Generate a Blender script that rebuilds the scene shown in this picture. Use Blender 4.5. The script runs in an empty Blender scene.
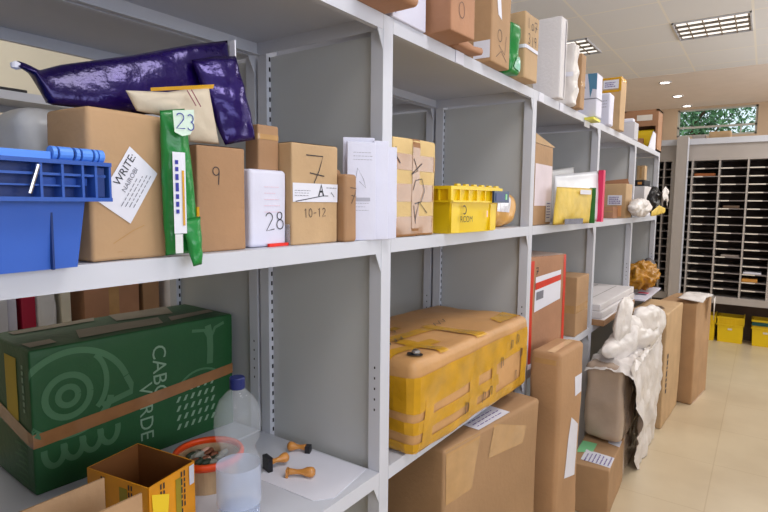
import bpy, bmesh, math, random
from math import pi, sin, cos, radians
from mathutils import Vector, Matrix, noise
random.seed(7)
SC = bpy.context.scene
COL = SC.collection

# ------------------------------------------------------------------ materials
_M = {}
def mat(name, col, rough=.55, metal=0, var=.08, vscale=6, bump=0, bscale=40, trans=0, alpha=1,
        emit=0, ior=1.45, coat=0, col2=None, stretch=(1, 1, 1), det=3, sheen=0):
    if name in _M: return _M[name]
    m = bpy.data.materials.new(name); m.use_nodes = True
    nt = m.node_tree; N = nt.nodes; Lk = nt.links
    b = N['Principled BSDF']
    tc = N.new('ShaderNodeTexCoord'); mp = N.new('ShaderNodeMapping'); mp.inputs['Scale'].default_value = stretch
    Lk.new(tc.outputs['Object'], mp.inputs['Vector'])
    if var > 0 or col2:
        n = N.new('ShaderNodeTexNoise'); n.inputs['Scale'].default_value = vscale; n.inputs['Detail'].default_value = det
        r = N.new('ShaderNodeValToRGB'); Lk.new(mp.outputs[0], n.inputs['Vector']); Lk.new(n.outputs['Fac'], r.inputs['Fac'])
        a = [max(0, c * (1 - var)) for c in col]; c2 = col2 or [min(1, c * (1 + var)) for c in col]
        r.color_ramp.elements[0].position = .32; r.color_ramp.elements[1].position = .68
        r.color_ramp.elements[0].color = (*a, 1); r.color_ramp.elements[1].color = (*c2, 1)
        Lk.new(r.outputs['Color'], b.inputs['Base Color'])
    else:
        b.inputs['Base Color'].default_value = (*col, 1)
    b.inputs['Roughness'].default_value = rough; b.inputs['Metallic'].default_value = metal
    b.inputs['Transmission Weight'].default_value = trans; b.inputs['IOR'].default_value = ior
    b.inputs['Alpha'].default_value = alpha; b.inputs['Coat Weight'].default_value = coat
    if emit:
        b.inputs['Emission Color'].default_value = (*col, 1); b.inputs['Emission Strength'].default_value = emit
    if bump > 0:
        n2 = N.new('ShaderNodeTexNoise'); n2.inputs['Scale'].default_value = bscale; n2.inputs['Detail'].default_value = 4
        bp = N.new('ShaderNodeBump'); bp.inputs['Strength'].default_value = bump; bp.inputs['Distance'].default_value = .01
        Lk.new(mp.outputs[0], n2.inputs['Vector']); Lk.new(n2.outputs['Fac'], bp.inputs['Height']); Lk.new(bp.outputs[0], b.inputs['Normal'])
    _M[name] = m
    return m
def srgb(r, g, b):
    f = lambda c: (c / 255 / 12.92) if c / 255 <= .04045 else ((c / 255 + .055) / 1.055) ** 2.4
    return (f(r), f(g), f(b))
def card(name, r, g, b, **k):
    k.setdefault('rough', .72); k.setdefault('var', .09); k.setdefault('vscale', 7); k.setdefault('bump', .12); k.setdefault('bscale', 60)
    return mat(name, srgb(r, g, b), **k)
STEEL = mat('painted_shelf_steel', srgb(202, 204, 214), rough=.42, var=.03, vscale=3)
STEELP = mat('painted_panel_steel', srgb(190, 192, 194), rough=.5, var=.03, vscale=2)
SLOT = mat('slot_shadow', (.012, .012, .014), var=0, rough=.9)
CB = card('kraft_cardboard', 174, 138, 102)
CB2 = card('pale_cardboard', 190, 158, 120)
CB3 = card('brown_cardboard', 164, 126, 92)
CB4 = card('reddish_cardboard', 172, 126, 96)
KRAFT = card('kraft_wrapping_paper', 182, 147, 110, bump=.5, bscale=14, vscale=4)
TAPE = mat('brown_packing_tape', srgb(150, 104, 66), rough=.22, var=.1, vscale=20, coat=.3)
TAPE2 = mat('light_packing_tape', srgb(186, 146, 98), rough=.2, var=.08, vscale=20, coat=.3)
TAPEY = mat('yellow_packing_tape', srgb(212, 158, 26), rough=.25, alpha=.86, var=.16, vscale=14, coat=.3, bump=.3, bscale=30)
TAPER = mat('red_packing_tape', srgb(205, 48, 30), rough=.35, var=.06)
TAPEG = mat('green_tape', srgb(130, 205, 150), rough=.4, var=.05)
WHITE = mat('white_paper', srgb(222, 222, 234), rough=.6, var=.03)
WLAV = mat('white_parcel_paper', srgb(214, 214, 232), rough=.5, var=.04, bump=.25, bscale=18)
GREYP = mat('grey_white_bag_plastic', srgb(212, 212, 214), rough=.35, var=.06, bump=.5, bscale=14)
INK = mat('black_ink', (.02, .02, .03), var=0, rough=.6)
INKG = mat('grey_ink', srgb(120, 120, 132), var=0, rough=.6)
INKB = mat('blue_ink', srgb(48, 52, 150), var=0, rough=.6)
INKP = mat('purple_ink', srgb(96, 70, 150), var=0, rough=.6)
BLUE = mat('blue_crate_plastic', srgb(54, 96, 188), rough=.38, var=.05, vscale=5)
BLUE2 = mat('light_blue_plastic', srgb(88, 145, 238), rough=.35, var=.04)
BLUED = mat('dark_blue_plastic', srgb(20, 48, 110), rough=.4, var=.06)
YEL = mat('yellow_crate_plastic', srgb(236, 200, 22), rough=.4, var=.04)
NAVY = mat('navy_plastic', srgb(28, 58, 98), rough=.4, var=.08)
GREEN = mat('green_bag_plastic', srgb(30, 128, 58), rough=.28, var=.12, bump=.5, bscale=18)
GREENB = card('green_printed_cardboard', 28, 80, 40, rough=.5, var=.07)
GREENL = mat('faded_green_print', srgb(70, 112, 76), rough=.6, var=.08)
GREENW = mat('pale_green_print', srgb(128, 156, 130), rough=.6, var=.05)
FOIL = mat('purple_metallic_foil', srgb(28, 10, 78), rough=.22, metal=.35, var=.45, vscale=7, bump=.6, bscale=18)
RED = mat('red_plastic', srgb(222, 44, 34), rough=.35, var=.05)
PINK = mat('pink_plastic', srgb(226, 50, 100), rough=.4, var=.05)
ORANGE = mat('orange_rim_plastic', srgb(232, 76, 22), rough=.35, var=.06)
ORBOX = mat('orange_printed_card', srgb(226, 148, 22), rough=.4, var=.14, vscale=9)
BLACK = mat('black_plastic', (.012, .012, .016), rough=.4, var=.1)
WOOD = mat('varnished_wood', srgb(196, 132, 62), rough=.3, var=.2, vscale=18, stretch=(1, 1, 5), coat=.4)
FOAMW = mat('white_polystyrene', srgb(222, 218, 220), rough=.8, var=.03, bump=.2, bscale=90)
WPLAS = mat('crumpled_white_plastic', srgb(222, 216, 214), rough=.34, var=.07, bump=.9, bscale=11)
FILM = mat('film_wrapped_brown', srgb(176, 156, 140), rough=.25, var=.12, vscale=4, coat=.6, bump=.7, bscale=8)
METAL = mat('bare_steel', srgb(190, 190, 195), rough=.2, metal=1, var=.03)
CREAM = mat('cream_wall_paint', srgb(220, 212, 192), rough=.8, var=.03, vscale=1.5)
TAN = mat('tan_wall_paint', srgb(208, 184, 160), rough=.8, var=.03, vscale=1.5)
CAB = mat('cabinet_paint', srgb(172, 164, 160), rough=.5, var=.03)
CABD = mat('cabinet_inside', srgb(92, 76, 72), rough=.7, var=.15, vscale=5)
CABL = mat('label_holder_strip', srgb(226, 218, 208), rough=.5, var=.04)

def floor_mat():
    m = bpy.data.materials.new('beige_vinyl_tile'); m.use_nodes = True; nt = m.node_tree; N = nt.nodes; L = nt.links; b = N['Principled BSDF']
    tc = N.new('ShaderNodeTexCoord'); n = N.new('ShaderNodeTexNoise'); n.inputs['Scale'].default_value = 2.2; n.inputs['Detail'].default_value = 6
    r = N.new('ShaderNodeValToRGB'); r.color_ramp.elements[0].color = (*srgb(196, 178, 150), 1); r.color_ramp.elements[1].color = (*srgb(212, 196, 168), 1)
    r.color_ramp.elements[0].position = .3; r.color_ramp.elements[1].position = .7
    br = N.new('ShaderNodeTexBrick'); br.offset = 0; br.inputs['Scale'].default_value = 1; br.inputs['Mortar Size'].default_value = .003
    br.inputs['Brick Width'].default_value = .6; br.inputs['Row Height'].default_value = .6
    br.inputs['Color1'].default_value = (1, 1, 1, 1); br.inputs['Color2'].default_value = (.96, .95, .93, 1); br.inputs['Mortar'].default_value = (.86, .82, .76, 1)
    mx = N.new('ShaderNodeMix'); mx.data_type = 'RGBA'; mx.blend_type = 'MULTIPLY'; mx.inputs[0].default_value = 1
    L.new(tc.outputs['Object'], n.inputs['Vector']); L.new(tc.outputs['Object'], br.inputs['Vector']); L.new(n.outputs['Fac'], r.inputs['Fac'])
    L.new(r.outputs[0], mx.inputs[6]); L.new(br.outputs['Color'], mx.inputs[7]); L.new(mx.outputs[2], b.inputs['Base Color'])
    b.inputs['Roughness'].default_value = .32
    return m
def ceil_mat():
    m = bpy.data.materials.new('suspended_ceiling_tiles'); m.use_nodes = True; nt = m.node_tree; N = nt.nodes; L = nt.links; b = N['Principled BSDF']
    tc = N.new('ShaderNodeTexCoord'); mp = N.new('ShaderNodeMapping'); mp.inputs['Location'].default_value = (-.03, -.03, 0)
    br = N.new('ShaderNodeTexBrick'); br.offset = 0; br.inputs['Scale'].default_value = 1; br.inputs['Mortar Size'].default_value = .011; br.inputs['Mortar Smooth'].default_value = .3
    br.inputs['Brick Width'].default_value = .6; br.inputs['Row Height'].default_value = .6
    br.inputs['Color1'].default_value = (*srgb(240, 240, 244), 1); br.inputs['Color2'].default_value = (*srgb(236, 236, 240), 1); br.inputs['Mortar'].default_value = (*srgb(250, 246, 240), 1)
    L.new(tc.outputs['Object'], mp.inputs['Vector']); L.new(mp.outputs[0], br.inputs['Vector']); L.new(br.outputs['Color'], b.inputs['Base Color'])
    b.inputs['Roughness'].default_value = .6
    return m
FLOORM = floor_mat(); CEILM = ceil_mat()

# ------------------------------------------------------------------ mesh builder
class MB:
    def __init__(s): s.v = []; s.f = []; s.mi = []; s.mats = []
    def _m(s, m):
        if m not in s.mats: s.mats.append(m)
        return s.mats.index(m)
    def add(s, vs, fs, m):
        o = len(s.v); k = s._m(m); s.v += [tuple(v) for v in vs]
        for f in fs: s.f.append(tuple(i + o for i in f)); s.mi.append(k)
    def box(s, x0, x1, y0, y1, z0, z1, m):
        s.add([(x0, y0, z0), (x1, y0, z0), (x1, y1, z0), (x0, y1, z0), (x0, y0, z1), (x1, y0, z1), (x1, y1, z1), (x0, y1, z1)],
              [(0, 3, 2, 1), (4, 5, 6, 7), (0, 1, 5, 4), (1, 2, 6, 5), (2, 3, 7, 6), (3, 0, 4, 7)], m)
    def prism(s, pts, axis, a, b, m):       # 2D polygon extruded along axis 'x','y','z'
        n = len(pts)
        def P(p, t): return (t, p[0], p[1]) if axis == 'x' else ((p[0], t, p[1]) if axis == 'y' else (p[0], p[1], t))
        vs = [P(p, a) for p in pts] + [P(p, b) for p in pts]
        fs = [tuple(range(n)), tuple(range(2 * n - 1, n - 1, -1))] + [(i, (i + 1) % n, n + (i + 1) % n, n + i) for i in range(n)]
        s.add(vs, fs, m)
    def lathe(s, prof, m, n=24, c=(0, 0, 0), axis=None):
        vs = []; fs = []
        for r, z in prof:
            for k in range(n):
                a = 2 * pi * k / n; vs.append(Vector((r * cos(a), r * sin(a), z)))
        if axis is not None:
            q = Vector((0, 0, 1)).rotation_difference(Vector(axis).normalized()); vs = [q @ v for v in vs]
        vs = [v + Vector(c) for v in vs]
        for j in range(len(prof) - 1):
            for k in range(n): fs.append((j * n + k, j * n + (k + 1) % n, (j + 1) * n + (k + 1) % n, (j + 1) * n + k))
        s.add(vs, fs, m)
    def grid(s, fn, nu, nv, m, flip=False):
        vs = [fn(i / nu, j / nv) for j in range(nv + 1) for i in range(nu + 1)]
        fs = []
        for j in range(nv):
            for i in range(nu):
                a = j * (nu + 1) + i; q = (a, a + 1, a + nu + 2, a + nu + 1); fs.append(q[::-1] if flip else q)
        s.add(vs, fs, m)
    def blob(s, c, r, m, amp=.02, freq=6, seed=0, n=40, ridge=False, rot=0):
        c = Vector(c)
        def fn(u, v):
            th = u * 2 * pi; ph = (v - .5) * pi
            d = Vector((cos(ph) * cos(th), cos(ph) * sin(th), sin(ph)))
            p = Vector((d.x * r[0], d.y * r[1], d.z * r[2]))
            k = noise.noise(p * freq + Vector((seed, seed * 2, 0)))
            if ridge: k = .5 - 2 * abs(k)
            k2 = noise.noise(p * freq * 2.7 + Vector((0, seed, 3)))
            p = p + d * (amp * k + amp * .35 * k2)
            if rot: p = Matrix.Rotation(rot, 3, 'Y') @ p
            return c + p
        s.grid(fn, n, n // 2, m)
    def build(s, name, parent=None, loc=(0, 0, 0), yaw=0, smooth=False, merge=True):
        me = bpy.data.meshes.new(name); me.from_pydata(s.v, [], s.f)
        for m in s.mats: me.materials.append(m)
        for p, k in zip(me.polygons, s.mi): p.material_index = k
        if merge:
            bm = bmesh.new(); bm.from_mesh(me); bmesh.ops.remove_doubles(bm, verts=bm.verts, dist=1e-5)
            bmesh.ops.recalc_face_normals(bm, faces=bm.faces) if smooth else None
            bm.to_mesh(me); bm.free()
        if smooth: me.shade_smooth()
        o = bpy.data.objects.new(name, me); COL.objects.link(o)
        o.location = loc; o.rotation_euler = (0, 0, yaw)
        if parent: o.parent = parent
        return o
def thing(o, label, cat, group=None, kind=None):
    o['label'] = label; o['category'] = cat
    if group: o['group'] = group
    if kind: o['kind'] = kind
    return o
def empty(name, loc=(0, 0, 0), yaw=0):
    o = bpy.data.objects.new(name, None); COL.objects.link(o); o.location = loc; o.rotation_euler = (0, 0, yaw); o.empty_display_size = .1
    return o
def structure(o): o['kind'] = 'structure'; return o

_T = {}
def text_mesh(t):
    if t in _T: return _T[t]
    cu = bpy.data.curves.new('tmp', 'FONT'); cu.body = t; cu.size = 1; cu.align_x = 'CENTER'; cu.align_y = 'CENTER'; cu.resolution_u = 3
    ob = bpy.data.objects.new('tmp', cu); COL.objects.link(ob)
    dg = bpy.context.evaluated_depsgraph_get(); dg.update()
    me = ob.evaluated_get(dg).to_mesh()
    r = ([tuple(v.co)[:2] for v in me.vertices], [tuple(p.vertices) for p in me.polygons])
    ob.evaluated_get(dg).to_mesh_clear(); bpy.data.objects.remove(ob); bpy.data.curves.remove(cu)
    _T[t] = r
    return r

class Face2D:
    """marks drawn on a face map fm(x, y, off) -> 3D"""
    def __init__(s, fm): s.fm = fm
    def quad(s, mb, c, off, m, n=6, thick=0):
        (a, b, d, e) = c
        def P(u, v, o=off):
            x = (a[0] * (1 - u) + b[0] * u) * (1 - v) + (e[0] * (1 - u) + d[0] * u) * v
            y = (a[1] * (1 - u) + b[1] * u) * (1 - v) + (e[1] * (1 - u) + d[1] * u) * v
            return s.fm(x, y, o)
        mb.grid(P, n, n, m)
    def rect(s, mb, x0, x1, y0, y1, off, m, n=6): s.quad(mb, ((x0, y0), (x1, y0), (x1, y1), (x0, y1)), off, m, n)
    def poly(s, mb, pts, off, m): mb.add([s.fm(x, y, off) for x, y in pts], [tuple(range(len(pts)))], m)
    def ribbon(s, mb, pts, w, off, m):
        n = len(pts); L = []; R = []
        for i, p in enumerate(pts):
            a = pts[max(0, i - 1)]; b = pts[min(n - 1, i + 1)]
            dx, dy = b[0] - a[0], b[1] - a[1]; l = math.hypot(dx, dy) or 1
            nx, ny = -dy / l * w / 2, dx / l * w / 2
            L.append((p[0] + nx, p[1] + ny)); R.append((p[0] - nx, p[1] - ny))
        vs = [s.fm(x, y, off) for x, y in R + L]
        mb.add(vs, [(i, i + 1, n + i + 1, n + i) for i in range(n - 1)], m)
    def text(s, mb, t, x, y, size, off, m, rot=0, sx=1):
        vs, fs = text_mesh(t); c, sn = cos(rot), sin(rot)
        mb.add([s.fm(x + (a * sx * c - b * sn) * size, y + (a * sx * sn + b * c) * size, off) for a, b in vs], fs, m)
    def hand(s, mb, t, x, y, size, w, off, m, rot=0):
        c, sn = cos(rot), sin(rot)
        adv = 0
        for ch in t:
            for st in HAND[ch]:
                s.ribbon(mb, [(x + ((a + adv) * c - b * sn) * size, y + ((a + adv) * sn + b * c) * size) for a, b in st], w, off, m)
            adv += .75
def arc(cx, cy, rx, ry, a0, a1, n=10): return [(cx + rx * cos(radians(a0 + (a1 - a0) * i / n)), cy + ry * sin(radians(a0 + (a1 - a0) * i / n))) for i in range(n + 1)]
HAND = {'7': [[(0, .95), (.62, .98), (.5, .6), (.2, 0)], [(.15, .5), (.7, .46)]],
        '9': [arc(.3, .72, .2, .22, 0, 360, 14), [(.5, .72), (.48, .4), (.44, 0)]],
        '2': [arc(.28, .72, .24, .24, 160, -30, 8) + [(.02, .02), (.6, .06)]],
        '8': [arc(.28, .74, .18, .2, -90, 270, 12), arc(.28, .27, .24, .26, 90, 450, 12)],
        '3': [arc(.25, .74, .22, .23, 150, -80, 8), arc(.25, .26, .26, .26, 85, -150, 8)],
        '1': [[(.1, .8), (.3, 1), (.3, 0)]], '0': [arc(.3, .5, .25, .48, 0, 360, 14)], '-': [[(.05, .45), (.5, .48)]],
        'o': [arc(.3, .5, .28, .3, 20, 380, 14)], 'l': [[(.1, 1), (.12, 0)]], 'A': [[(0, 0), (.3, 1), (.6, 0)], [(.1, .4), (.5, .42)]]}

class Box:
    """rounded, slightly crumpled box, base-centred"""
    def __init__(s, w, d, h, r=.004, amp=.002, freq=5, seed=0, bulge=0, taper=1.0, ridge=False):
        s.D = (w, d, h); s.r = min(r, w * .45, d * .45, h * .45); s.amp = amp; s.freq = freq; s.seed = seed; s.bulge = bulge; s.taper = taper; s.ridge = ridge
    def dfm(s, p, nrm, off):
        H = [a / 2 for a in s.D]; r = s.r
        q = [max(-(H[i] - r), min(H[i] - r, p[i])) for i in range(3)]
        d = Vector([p[i] - q[i] for i in range(3)])
        d = d.normalized() if d.length > 1e-9 else Vector(nrm)
        P = Vector(q) + d * r
        k = noise.noise(P * s.freq + Vector((s.seed * 1.7, s.seed, -s.seed)))
        if s.ridge: k = .4 - 1.6 * abs(k)
        disp = s.amp * (k + .3 * noise.noise(P * s.freq * 3 + Vector((s.seed, 5, 1))))
        if s.bulge:
            t = 1
            for i in range(3):
                if abs(nrm[i]) < .5: t *= max(0, 1 - (p[i] / H[i]) ** 2)
            disp += s.bulge * t
        P = P + d * (disp + off)
        z = P.z + H[2]
        if s.taper != 1:
            kk = s.taper + (1 - s.taper) * min(1, max(0, z / s.D[2])); P.x *= kk; P.y *= kk
        return Vector((P.x, P.y, max(z, -off if nrm[2] < -.5 else 0)))
    def face(s, f):
        w, d, h = [a / 2 for a in s.D]
        M = {'front': lambda x, y, o: s.dfm((x, -d, y - h), (0, -1, 0), o), 'back': lambda x, y, o: s.dfm((-x, d, y - h), (0, 1, 0), o),
             'left': lambda x, y, o: s.dfm((-w, -x, y - h), (-1, 0, 0), o), 'right': lambda x, y, o: s.dfm((w, x, y - h), (1, 0, 0), o),
             'top': lambda x, y, o: s.dfm((x, y, h), (0, 0, 1), o), 'bottom': lambda x, y, o: s.dfm((x, -y, -h), (0, 0, -1), o)}
        return Face2D(M[f])
    def dims(s, f):
        w, d, h = s.D
        return {'front': (w, h), 'back': (w, h), 'left': (d, h), 'right': (d, h), 'top': (w, d), 'bottom': (w, d)}[f]
    def mesh(s, mb, m, seg=.03, mats={}):
        r = s.r
        def ax(L):
            H = L / 2; n = max(2, min(30, int((L - 2 * r) / seg)))
            e = [0, .3, .65, 1]
            a = [-H + r * t for t in e[:-1]] + [-H + r + (L - 2 * r) * i / n for i in range(n + 1)] + [H - r * t for t in e[:-1][::-1]]
            return a
        for f in ('front', 'back', 'left', 'right', 'top', 'bottom'):
            A, B = s.dims(f); F = s.face(f); us = ax(A); vs = ax(B); off = 0 if f in ('top', 'bottom') else B / 2
            V = [F.fm(u, v + off, 0) for v in vs for u in us]; nu = len(us); fs = []
            for j in range(len(vs) - 1):
                for i in range(nu - 1):
                    a = j * nu + i; fs.append((a, a + 1, a + nu + 1, a + nu))
            mb.add(V, fs, mats.get(f, m))
    def band(s, mb, axis, a, b, m, off=.0008, faces=None):
        """tape band: axis 'z' horizontal ring between heights; 'x' over the top/front at x range; 'y' over top/left/right at y range"""
        w, d, h = s.D; e = .0
        if axis == 'z':
            for f in faces or ('front', 'left', 'right', 'back'):
                A = s.dims(f)[0] / 2; s.face(f).rect(mb, -A, A, a, b, off, m, 16)
        if axis == 'x':
            for f in faces or ('front', 'top', 'back'):
                A, B = s.dims(f)
                if f == 'top': s.face(f).rect(mb, a, b, -B / 2, B / 2, off, m, 12)
                elif f == 'back': s.face(f).rect(mb, -b, -a, 0, B, off, m, 12)
                else: s.face(f).rect(mb, a, b, 0, B, off, m, 12)
        if axis == 'y':
            for f in faces or ('left', 'top', 'right'):
                A, B = s.dims(f)
                if f == 'top': s.face(f).rect(mb, -A / 2, A / 2, a, b, off, m, 12)
                elif f == 'left': s.face(f).rect(mb, -b, -a, 0, B, off, m, 12)
                else: s.face(f).rect(mb, a, b, 0, B, off, m, 12)

def place(x, y, yaw, w, d):
    """front-left corner -> base centre"""
    c, s = cos(yaw), sin(yaw)
    return (x + w / 2 * c - d / 2 * s, y + w / 2 * s + d / 2 * c)
def carton(name, label, cat, x, y, z, w, d, h, yaw=0, m=CB, r=.004, amp=.002, freq=5, seed=1, bulge=0, taper=1, group=None, ridge=False, mats={}, seg=.03):
    B = Box(w, d, h, r, amp, freq, seed, bulge, taper, ridge)
    mb = MB(); B.mesh(mb, m, seg=seg, mats=mats)
    px, py = place(x, y, yaw, w, d)
    o = mb.build(name, None, (px, py, z + .0005), yaw, smooth=True)
    thing(o, label, cat, group)
    return o, B
def part(o, name, fn, label=None):
    mb = MB(); fn(mb)
    p = mb.build(name, o, smooth=False, merge=False)
    if label: p['label'] = label
    return p
def flaps(B, mb, m, f='top', off=.0012, gap=.0015):
    """two closing flaps as thin raised leaves with a centre seam"""
    w, d, h = B.D; F = B.face('top')
    if w > d:
        F.rect(mb, -w / 2 + .002, w / 2 - .002, -d / 2 + .002, -gap, off, m, 8); F.rect(mb, -w / 2 + .002, w / 2 - .002, gap, d / 2 - .002, off, m, 8)
    else:
        F.rect(mb, -w / 2 + .002, -gap, -d / 2 + .002, d / 2 - .002, off, m, 8); F.rect(mb, gap, w / 2 - .002, -d / 2 + .002, d / 2 - .002, off, m, 8)
def scribble(F, mb, x, y, w, n, lh, off, m, th=.0012, seed=0, rot=0):
    """rows of tiny unreadable print"""
    R = random.Random(seed); c, s = cos(rot), sin(rot)
    for i in range(n):
        t = 0
        while t < w * R.uniform(.7, 1):
            l = R.uniform(.1, .3) * w * .5; l = min(l, w - t)
            if l <= 0: break
            a = (t, -i * lh); b = (t + l, -i * lh)
            F.ribbon(mb, [(x + a[0] * c - a[1] * s, y + a[0] * s + a[1] * c), (x + b[0] * c - b[1] * s, y + b[0] * s + b[1] * c)], th, off, m)
            t += l + w * .04

def resample(pts, n):
    P = [Vector(p) for p in pts]; L = [0]
    for a, b in zip(P, P[1:]): L.append(L[-1] + (b - a).length)
    out = []
    for i in range(n + 1):
        t = L[-1] * i / n; k = 0
        while k < len(P) - 2 and L[k + 1] < t: k += 1
        d = (L[k + 1] - L[k]) or 1; out.append(P[k].lerp(P[k + 1], min(1, max(0, (t - L[k]) / d))))
    return out
def sheet_bag(mb, top, bot, th, m, amp=.006, freq=14, seed=0, nu=48, nv=20, nrm=(0, 1, 0), org=(0, 0, 0), m2=None, pw=.5):
    T = resample(top, nu); Bt = resample(bot, nu); n = Vector(nrm); O = Vector(org)
    def fn(side):
        def g(u, v):
            i = int(round(u * nu)); p = T[i].lerp(Bt[i], v)
            e = (max(0, 4 * u * (1 - u)) ** pw) * (max(0, 4 * v * (1 - v)) ** pw)
            k = noise.noise(p * freq + Vector((seed, 0, seed))); k = .5 - 1.7 * abs(k)
            k += .4 * noise.noise(p * freq * 2.6 + Vector((0, seed, 0)))
            return p - O + n * side * (th / 2 * e) + n * (amp * k * (.4 + .6 * e))
        return g
    mb.grid(fn(-1), nu, nv, m); mb.grid(fn(1), nu, nv, m2 or m, flip=True)

# ------------------------------------------------------------------ camera
CAMZ = 1.5; D = .7546
yaw, pitch, roll = .6082, -.0979, .0098
f = Vector((cos(yaw) * cos(pitch), sin(yaw) * cos(pitch), sin(pitch))); r = Vector((sin(yaw), -cos(yaw), 0)); u = r.cross(f)
r2 = r * cos(roll) + u * sin(roll); u2 = -r * sin(roll) + u * cos(roll)
cam = bpy.data.cameras.new('camera'); co = bpy.data.objects.new('camera', cam); COL.objects.link(co)
mw = Matrix(((r2.x, u2.x, -f.x, 0), (r2.y, u2.y, -f.y, -D), (r2.z, u2.z, -f.z, CAMZ), (0, 0, 0, 1))); co.matrix_world = mw
cam.sensor_width = 36; cam.lens = 545.3 / 768 * 36; cam.clip_start = .02
SC.camera = co

# ------------------------------------------------------------------ room
CZ = 3.07; X0, X1, Y0, Y1 = -2.6, 10.15, -2.9, 3.0
def sbox(name, a, m):
    mb = MB(); mb.box(*a, m); return structure(mb.build(name))
sbox('floor', (X0, X1, Y0, Y1, -.1, 0), FLOORM)
mb = MB(); mb.box(X0, 7.5, Y0, Y1, CZ, CZ + .1, CEILM); structure(mb.build('ceiling'))
mb = MB(); mb.box(7.5, X1, Y0, Y1, CZ - .004, CZ + .1, mat('soffit_paint', srgb(238, 226, 219), rough=.8, var=.02)); structure(mb.build('ceiling_plaster'))
sbox('wall_left', (X0, X1, Y1, Y1 + .12, 0, CZ), CREAM)
sbox('wall_back', (X0 - .12, X0, Y0, Y1, 0, CZ), CREAM)
# far wall with window opening
WY0, WY1, WZ0, WZ1 = -.568, .517, 2.6, 3.035
mb = MB(); T = X1 + .15
mb.box(X1, T, WY1, Y1, 0, CZ, TAN); mb.box(X1, T, Y0, WY0, 0, CZ, TAN); mb.box(X1, T, WY0, WY1, 0, WZ0, TAN); mb.box(X1, T, WY0, WY1, WZ1, CZ, TAN)
structure(mb.build('wall_far'))
wn = structure(empty('window_1', (X1 + .05, 0, 0)))
FRM = mat('window_frame_paint', srgb(196, 196, 190), rough=.4, var=.02)
mb = MB()
for a in ((WY0, WY0 + .03, WZ0, WZ1), (WY1 - .03, WY1, WZ0, WZ1), (WY0, WY1, WZ0, WZ0 + .03), (WY0, WY1, WZ1 - .025, WZ1), (WY0, WY1, 2.735, 2.765)):
    mb.box(-.02, .02, a[0], a[1], a[2], a[3], FRM)
mb.box(-.015, .015, -.37, -.35, WZ0, 2.75, FRM)
mb.build('window_frame', wn)
GLASS = mat('window_glass', (.95, 1, 1), rough=.02, trans=1, var=0, ior=1.1)
mb = MB(); mb.box(-.003, .003, WY0 + .02, WY1 - .02, WZ0 + .02, WZ1 - .02, GLASS); mb.build('window_pane', wn)
# right wall with two unseen window openings added for fill light
RX0, RX1, RZ0, RZ1 = -1.6, 1.7, 1.2, 2.6
mb = MB(); T = Y0 - .12
QX0, QX1 = 4.6, 8.6
mb.box(X0, RX0, T, Y0, 0, CZ, CREAM); mb.box(RX1, QX0, T, Y0, 0, CZ, CREAM); mb.box(QX1, X1, T, Y0, 0, CZ, CREAM)
mb.box(QX0, QX1, T, Y0, 0, RZ0, CREAM); mb.box(QX0, QX1, T, Y0, RZ1, CZ, CREAM); mb.box(RX0, RX1, T, Y0, 0, RZ0, CREAM); mb.box(RX0, RX1, T, Y0, RZ1, CZ, CREAM)
structure(mb.build('wall_right'))
w2 = structure(empty('added_window_near', (0, Y0 - .06, 0))); mb = MB()  # unseen window, added to bring cool light onto the near shelves
for x in (RX0 + .02, -.5, .6, RX1 - .02): mb.box(x - .02, x + .02, -.02, .02, RZ0, RZ1, FRM)
for z in (RZ0 + .02, RZ1 - .02): mb.box(RX0, RX1, -.02, .02, z - .02, z + .02, FRM)
mb.build('window_frame', w2)
w3 = structure(empty('added_window_far', (0, Y0 - .06, 0))); mb = MB()  # unseen window, added to brighten the far end of the room
for x in (QX0 + .02, 5.93, 7.27, QX1 - .02): mb.box(x - .02, x + .02, -.02, .02, RZ0, RZ1, FRM)
for z in (RZ0 + .02, RZ1 - .02): mb.box(QX0, QX1, -.02, .02, z - .02, z + .02, FRM)
mb.build('window_frame', w3)

# ceiling lights
TUBE = mat('fluorescent_tube', (1, .97, .92), var=0, emit=1.1)
LOUV = mat('aluminium_louvre', srgb(170, 165, 160), rough=.25, metal=.7, var=.03)
def louvre(x, y, label, group=None):
    e = empty('ceiling_light', (x, y, CZ)); thing(e, label, 'ceiling light', group)
    s = .29; mb = MB()
    for a in ((-s, -s + .012, -s, s), (s - .012, s, -s, s), (-s, s, -s, -s + .012), (-s, s, s - .012, s)): mb.box(a[0], a[1], a[2], a[3], -.012, -.0005, STEEL)
    mb.build('frame', e)
    mb = MB(); mb.box(-s + .012, s - .012, -s + .012, s - .012, -.0018, -.0008, mat('light_reflector', srgb(150, 142, 138), rough=.3, var=.05)); mb.build('reflector', e)
    mb = MB()
    for k in range(1, 4): mb.box(-s + .14 * k + .01 - .006, -s + .14 * k + .01 + .006, -s + .012, s - .012, -.012, -.002, LOUV)
    for k in range(1, 5): mb.box(-s + .012, s - .012, -s + .116 * k - .005, -s + .116 * k + .005, -.012, -.002, LOUV)
    mb.build('louvre_grid', e)
    for k in range(4):
        mb = MB(); xx = -s + .075 + .14 * k; mb.box(xx - .022, xx + .022, -s + .03, s - .03, -.006, -.0025, TUBE); mb.build('lamp_tube', e)
    return e
louvre(5.73, -.27, 'square louvred ceiling light nearest the far window wall, over the aisle')
louvre(5.76, 1.03, 'square louvred ceiling light above the tops of the shelved parcels')
def area(name, loc, size, energy, color, rot=(0, 0, 0), sy=None):
    l = bpy.data.lights.new(name, 'AREA'); l.energy = energy; l.color = color; l.size = size
    if sy: l.shape = 'RECTANGLE'; l.size_y = sy
    o = bpy.data.objects.new(name, l); COL.objects.link(o); o.location = loc; o.rotation_euler = rot; return o
WARM = (1, .96, .92)
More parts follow.
